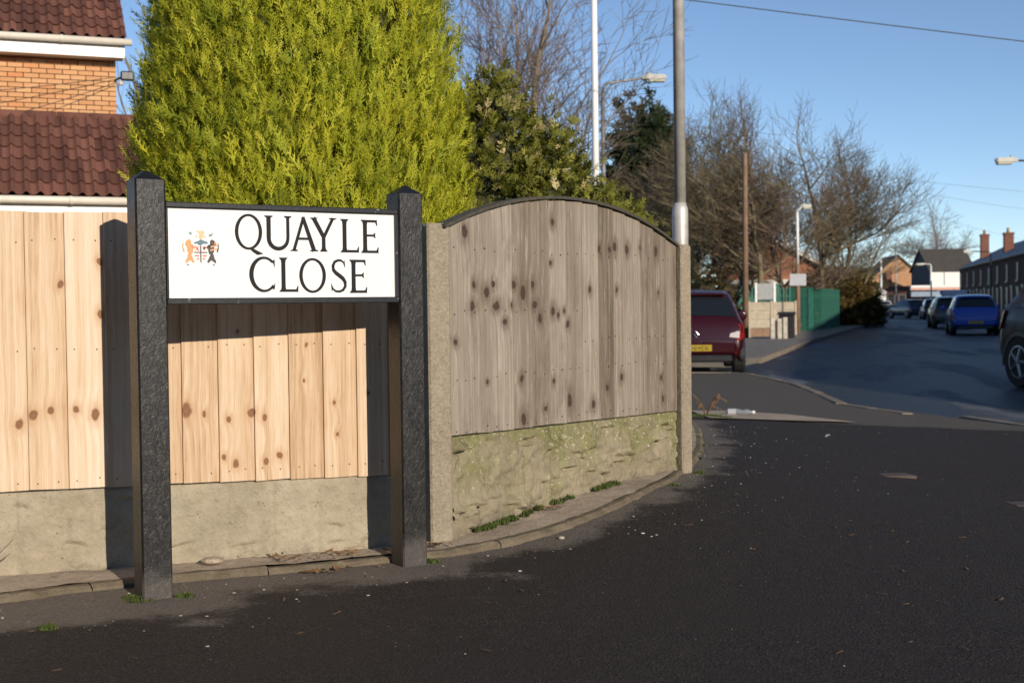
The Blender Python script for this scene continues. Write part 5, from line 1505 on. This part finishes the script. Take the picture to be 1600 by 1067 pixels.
# grey board on two white posts
a = at(1196, 480, 47)
gb = thing('sign_board', 'blank grey board on two white posts above the concrete wall', 'sign board', (a.x, a.y, -.30))
z0, z1 = at(1196, 468, 47).z + .3, at(1196, 443, 47).z + .3
MB().box(-.30, .28, -.03, .0, z0, z1).build('board', M['greyboard'], gb)
for x in (-.34, .34): MB().box(x - .04, x + .04, -.02, .03, 0, z1 + .03).build('post', M['whitepaint'], gb)
# green palisade fence along the left
pts = [(1173, 50), (1236, 51), (1262, 53), (1285, 55), (1312, 62)]
P3 = [at(px, 480, d) for px, d in pts]
pf = thing('palisade_fence', 'green steel palisade fence along the left pavement', 'fence', (0, 0, 0))
ph = at(1240, 449, 51).z
pm = MB().box(-.035, .035, -.008, .008, -.28, ph).mesh('pale'); pm.materials.append(M['green_steel'])
for i in range(len(P3) - 1):
    a, b = P3[i], P3[i + 1]; d = (b - a); d.z = 0; L = d.length; u = d.normalized(); an = math.atan2(u.y, u.x)
    n = int(L / .155)
    for k in range(n):
        p_ = a + u * (k + .5) * L / n
        inst('pale', pm, pf, (p_.x, p_.y, random.Random(k).uniform(-.01, .01)), (0, 0, an))
    nn = Vector((-u.y, u.x, 0)) * .03
    for z in (.25, ph - .35):
        MB().tube([(a.x + nn.x, a.y + nn.y, z), (b.x + nn.x, b.y + nn.y, z)], .03, 4).build('rail', M['green_steel'], pf)
    MB().box(-.05, .05, -.05, .05, -.29, ph + .02).build('post', M['green_steel'], pf, loc=(b.x + nn.x * 3, b.y + nn.y * 3, 0), rot=(0, 0, an))
a, b = P3[0], P3[1]
gc_ = thing('green_container', 'green steel cabin behind the palisade fence', 'cabin', ((a.x + b.x) / 2 + .1, b.y + 2.4, -.3))
MB().box(-1.0, .85, 0, 2.5, 0, ph + .42, .02).build('wall', M['green_steel'], gc_)
MB().box(-1.05, .9, -.04, 2.55, ph + .423, ph + .50).build('roof', M['green_steel'], gc_)
a, b = P3[2], P3[3]; d = (b - a); an = math.atan2(d.y, d.x)
gt = thing('green_gate', 'solid green steel gate leaf at the corner of the palisade fence', 'gate', (a.x, a.y - .12, -.28), an)
for i in range(4): MB().box(i * .17, i * .17 + .164, -.02, .02, .05, ph + .30).build('panel', M['green_steel'], gt)
MB().box(0, .68, .021, .05, .3, .38).build('rail', M['green_steel'], gt)

# ================================================================== SMALL THINGS ON THE GROUND
rng = random.Random(77)
st_ = MB()
def pebble(m, x, y, z, r):
    ph_ = rng.random() * 6
    rings = []
    for a, f in ((-.6, .55), (0, 1.0), (.55, .6)):
        rings.append([(x + r * f * (1 + .25 * math.sin(k * 2 + ph_)) * math.cos(k * 2 * math.pi / 6), y + r * f * .8 * math.sin(k * 2 * math.pi / 6 + .2), z + r * .55 * a + r * .25) for k in range(6)])
    m.quad_strip(rings)
for _ in range(420):
    i = rng.randrange(40, ne - 10); p = Ei[i]; off = abs(rng.gauss(0, .42)) + .01
    x, y = p[0] - nor[i][0] * off, p[1] - nor[i][1] * off
    pebble(st_, x, y, gz(x, y), rng.choice([.0015, .002, .002, .0025, .003, .003, .004, .006]))
for _ in range(420):
    x, y = rng.uniform(-2, 4.2), rng.uniform(3.2, 12)
    if edge_dist(np.array([x]), np.array([y]))[0] < .1: continue
    # keep to the pavement side of the edging
    ii = int(np.argmin(((Ei - np.array([x, y])) ** 2).sum(1)))
    if np.dot(np.array([x, y]) - Ei[ii], nor[ii]) > 0: continue
    pebble(st_, x, y, gz(x, y), rng.choice([.0018, .002, .0025, .004]))
tag(st_.build('loose_chippings', M['stone'], None), 'pale loose stone chippings scattered over the tarmac', 'gravel', kind='stuff')
sw = MB()
for _ in range(150):
    x, y = rng.uniform(-1.6, 4.0), rng.uniform(3.3, 10)
    ii = int(np.argmin(((Ei - np.array([x, y])) ** 2).sum(1)))
    if np.dot(np.array([x, y]) - Ei[ii], nor[ii]) > -.06: continue
    a_ = rng.random() * 3.14; l_ = rng.uniform(.008, .028); z_ = gz(x, y) + .006
    u_ = Vector((math.cos(a_), math.sin(a_), 0)) * l_; v_ = Vector((-u_.y, u_.x, 0)).normalized() * rng.uniform(.0012, .004)
    c_ = Vector((x, y, z_)); sw.face([c_ - u_ - v_, c_ + u_ - v_, c_ + u_ * .9 + v_ + Vector((0, 0, .002)), c_ - u_ + v_])
tag(sw.build('straw_litter', M['drybrown'], None, fix=False), 'bits of dry straw and leaf scattered over the dark tarmac', 'leaves', kind='stuff')
# larger stone and flakes
def rock(label, x, y, z, r, mat, sq=.5):
    m = MB(); rings = []
    for a in range(-3, 4):
        f = math.sqrt(max(.05, 1 - (a / 3.3) ** 2))
        rings.append([(r * f * (1 + .2 * mnoise.noise(Vector((k, a, x * 9)))) * math.cos(k * math.pi / 5), r * .7 * f * math.sin(k * math.pi / 5), r * sq * a / 3 + r * sq * .8) for k in range(10)])
    m.quad_strip(rings)
    return tag(m.build('stone', mat, None, loc=(x, y, z)), label, 'stone')
rock('flat pale stone lying on the concrete strip near the left sign post', -1.16, 4.88, gz(-1.16, 4.88) + .034, .045, M['slab'], .3)
rock('white pebble beside the edging under the arched panel', .20, 5.42, gz(.20, 5.42), .014, M['stone'])
# moss tufts
ms = MB()
def tuft(x, y, z, r, n, hgt):
    for _ in range(n):
        a = rng.random() * 6.28; q_ = r * math.sqrt(rng.random()); px_, py_ = x + q_ * math.cos(a), y + q_ * math.sin(a) * .7
        t_ = Vector((rng.gauss(0, .4), rng.gauss(0, .4), 1)).normalized() * hgt * rng.uniform(.5, 1.2) * (1 - .5 * q_ / r)
        w = .0035; b_ = rng.random() * 3.14
        dx, dy = math.cos(b_) * w, math.sin(b_) * w
        ms.face([(px_ - dx, py_ - dy, z - .004), (px_ + dx, py_ + dy, z - .004), (px_ + t_.x, py_ + t_.y, z + t_.z)])
nR_ = Vector((.81322, -.58196, 0)); uR_ = Vector((.58196, .81322, 0))
for k in range(46):
    s = rng.choice([rng.uniform(.12, .62), rng.uniform(.12, .62), rng.uniform(.62, 1.0), rng.uniform(1.1, 1.3)])
    p = RO + uR_ * s + nR_ * rng.uniform(.03, .055)
    tuft(p.x, p.y, gz(p.x, p.y) + .036, rng.uniform(.012, .03), 60, .028)
for (x, y, r, n) in [(-1.30, 4.40, .05, 160), (-1.16, 4.47, .035, 130), (-1.34, 4.44, .03, 90), (-1.48, 4.03, .028, 160), (-.33, 5.03, .03, 120), (1.02, 7.0, .03, 140), (.83, 6.55, .03, 80), (1.62, 10.9, .16, 500), (1.75, 10.75, .1, 300), (1.10, 7.6, .02, 80), (1.15, 7.9, .02, 70), (1.22, 8.3, .03, 90), (1.26, 8.7, .03, 90)]:
    tuft(x, y, gz(x, y) + .004, r, n, .022)
tag(ms.build('moss', M['moss'], None, fix=False), 'green moss along the foot of the fence and sign posts', 'moss', kind='stuff')
# leaf litter
lt = MB()
for _ in range(170):
    c0 = rng.choice([(-.74, 4.93, .12), (-.62, 5.05, .10), (-.9, 4.98, .16), (-.75, 4.84, .05), (.12, 5.87, .08), (-.33, 5.2, .05)])
    x, y = c0[0] + rng.gauss(0, c0[2]) * .8, c0[1] + rng.gauss(0, c0[2]) * .22
    ii = int(np.argmin(((Ei - np.array([x, y])) ** 2).sum(1))); inside = np.dot(np.array([x, y]) - Ei[ii], nor[ii]) > .0
    z = gz(x, y) + (.040 if inside else .006); s_ = rng.uniform(.008, .022); a = rng.random() * 6.28
    u_ = Vector((math.cos(a), math.sin(a), rng.uniform(-.3, .4))) * s_; v_ = Vector((-math.sin(a), math.cos(a), rng.uniform(-.2, .3))) * s_ * .5
    c1 = Vector((x, y, z + .004))
    lt.face([c1 - u_, c1 - v_, c1 + u_, c1 + v_])
tag(lt.build('leaf_litter', M['leaflitter'], None, fix=False), 'brown dead leaves on the concrete strip between the sign posts', 'leaves', kind='stuff')
# iron covers let into the tarmac
def cover(label, x, y, rot, w, d):
    t = thing('access_cover', label, 'access cover', (x, y, gz(x, y) + .006), rot)
    MB().box(-w / 2, w / 2, -d / 2, d / 2, -.03, .0, .002).build('frame', M['rust'], t)
    MB().box(-w / 2 + .015, w / 2 - .015, -d / 2 + .012, d / 2 - .012, -.01, .003, .001).build('lid', M['rust'], t)
cover('small rusty iron cover set in the tarmac', 2.20, 7.38, R_(8), .21, .15)
cover('iron cover at the right edge of the picture, nearer than the small rusty one', 2.66, 6.6, R_(8), .22, .15)
# crushed can / bottle
bt = thing('plastic_bottle', 'crushed clear plastic bottle lying on the pavement beyond the fence', 'bottle', (2.03, 11.45, gz(2.03, 11.45) + .03), R_(-12))
MB().tube([(-.12, 0, 0), (-.115, 0, 0), (-.02, 0, .002), (.03, 0, -.004), (.07, 0, 0), (.10, 0, 0), (.115, 0, 0)], [.015, .030, .031, .024, .030, .016, .013], 12).build('body', NT('clear_plastic').done((.20, .215, .23), .12, spec=.6), bt, True)
MB().tube([(.116, 0, 0), (.138, 0, 0)], .015, 10).build('cap', M['white'], bt)
MB().tube([(-.10, 0, 0), (-.03, 0, .001)], .0322, 12, cap=False).build('paper_band', M['paper'], bt)
# dead weed by the lamp column and bare twig at the left edge
wd = thing('dead_weed', 'withered brown weed at the foot of the lamp column', 'weed', (1.66, 11.0, gz(1.66, 11.0)))
m = MB(); lm_ = MB()
for k in range(9):
    a = rng.uniform(-.6, 1.2); h_ = rng.uniform(.10, .22)
    p1 = Vector((math.sin(a) * h_ * .8, rng.uniform(-.04, .04), h_ * .8)); p2 = p1 + Vector((math.sin(a) * .08, 0, -.03 if k % 2 else .04))
    m.tube([(0, 0, -.01), p1 * .5 + Vector((0, 0, .02)), p1, p2], [.004, .003, .003, .002], 5)
    for q_ in (p1, p2, (p1 + p2) / 2):
        s_ = rng.uniform(.006, .014); lm_.face([q_ + Vector((-s_, 0, 0)), q_ + Vector((0, .004, -s_ * 1.6)), q_ + Vector((s_, 0, -s_ * .4)), q_ + Vector((0, -.004, s_))])
m.build('stem', M['drybrown'], wd); lm_.build('leaves', M['drybrown'], wd, fix=False)
x, y = -1.98, 4.62
tw = thing('bare_twig', 'thin bare twig sprouting at the fence foot at the left edge', 'twig', (x, y, gz(x, y) + .02))
m = MB()
for (dx, dz) in ((.10, .13), (.16, .10), (.09, .08), (.17, .15), (.06, .15)):
    m.tube([(0, 0, -.01), (dx * .45, -.01, dz * .4), (dx, -.02, dz)], [.003, .0025, .0012], 5)
    m.tube([(dx * .5, -.01, dz * .45), (dx * .75, -.02, dz * .8)], [.002, .001], 4)
m.build('stem', simple('twig_bark', (.16, .11, .09), .85), tw)
fk = MB()
for (x, y, s_) in ((2.32, 9.42, .014), (2.28, 9.30, .009), (.55, 5.45, .007), (.02, 4.8, .006)):
    z = gz(x, y) + .006; fk.box(x - s_, x + s_, y - s_ * .6, y + s_ * .6, z, z + .004)
tag(fk.build('litter_scraps', M['paper'], None), 'tiny white scraps of litter on the dark tarmac', 'litter', kind='stuff')
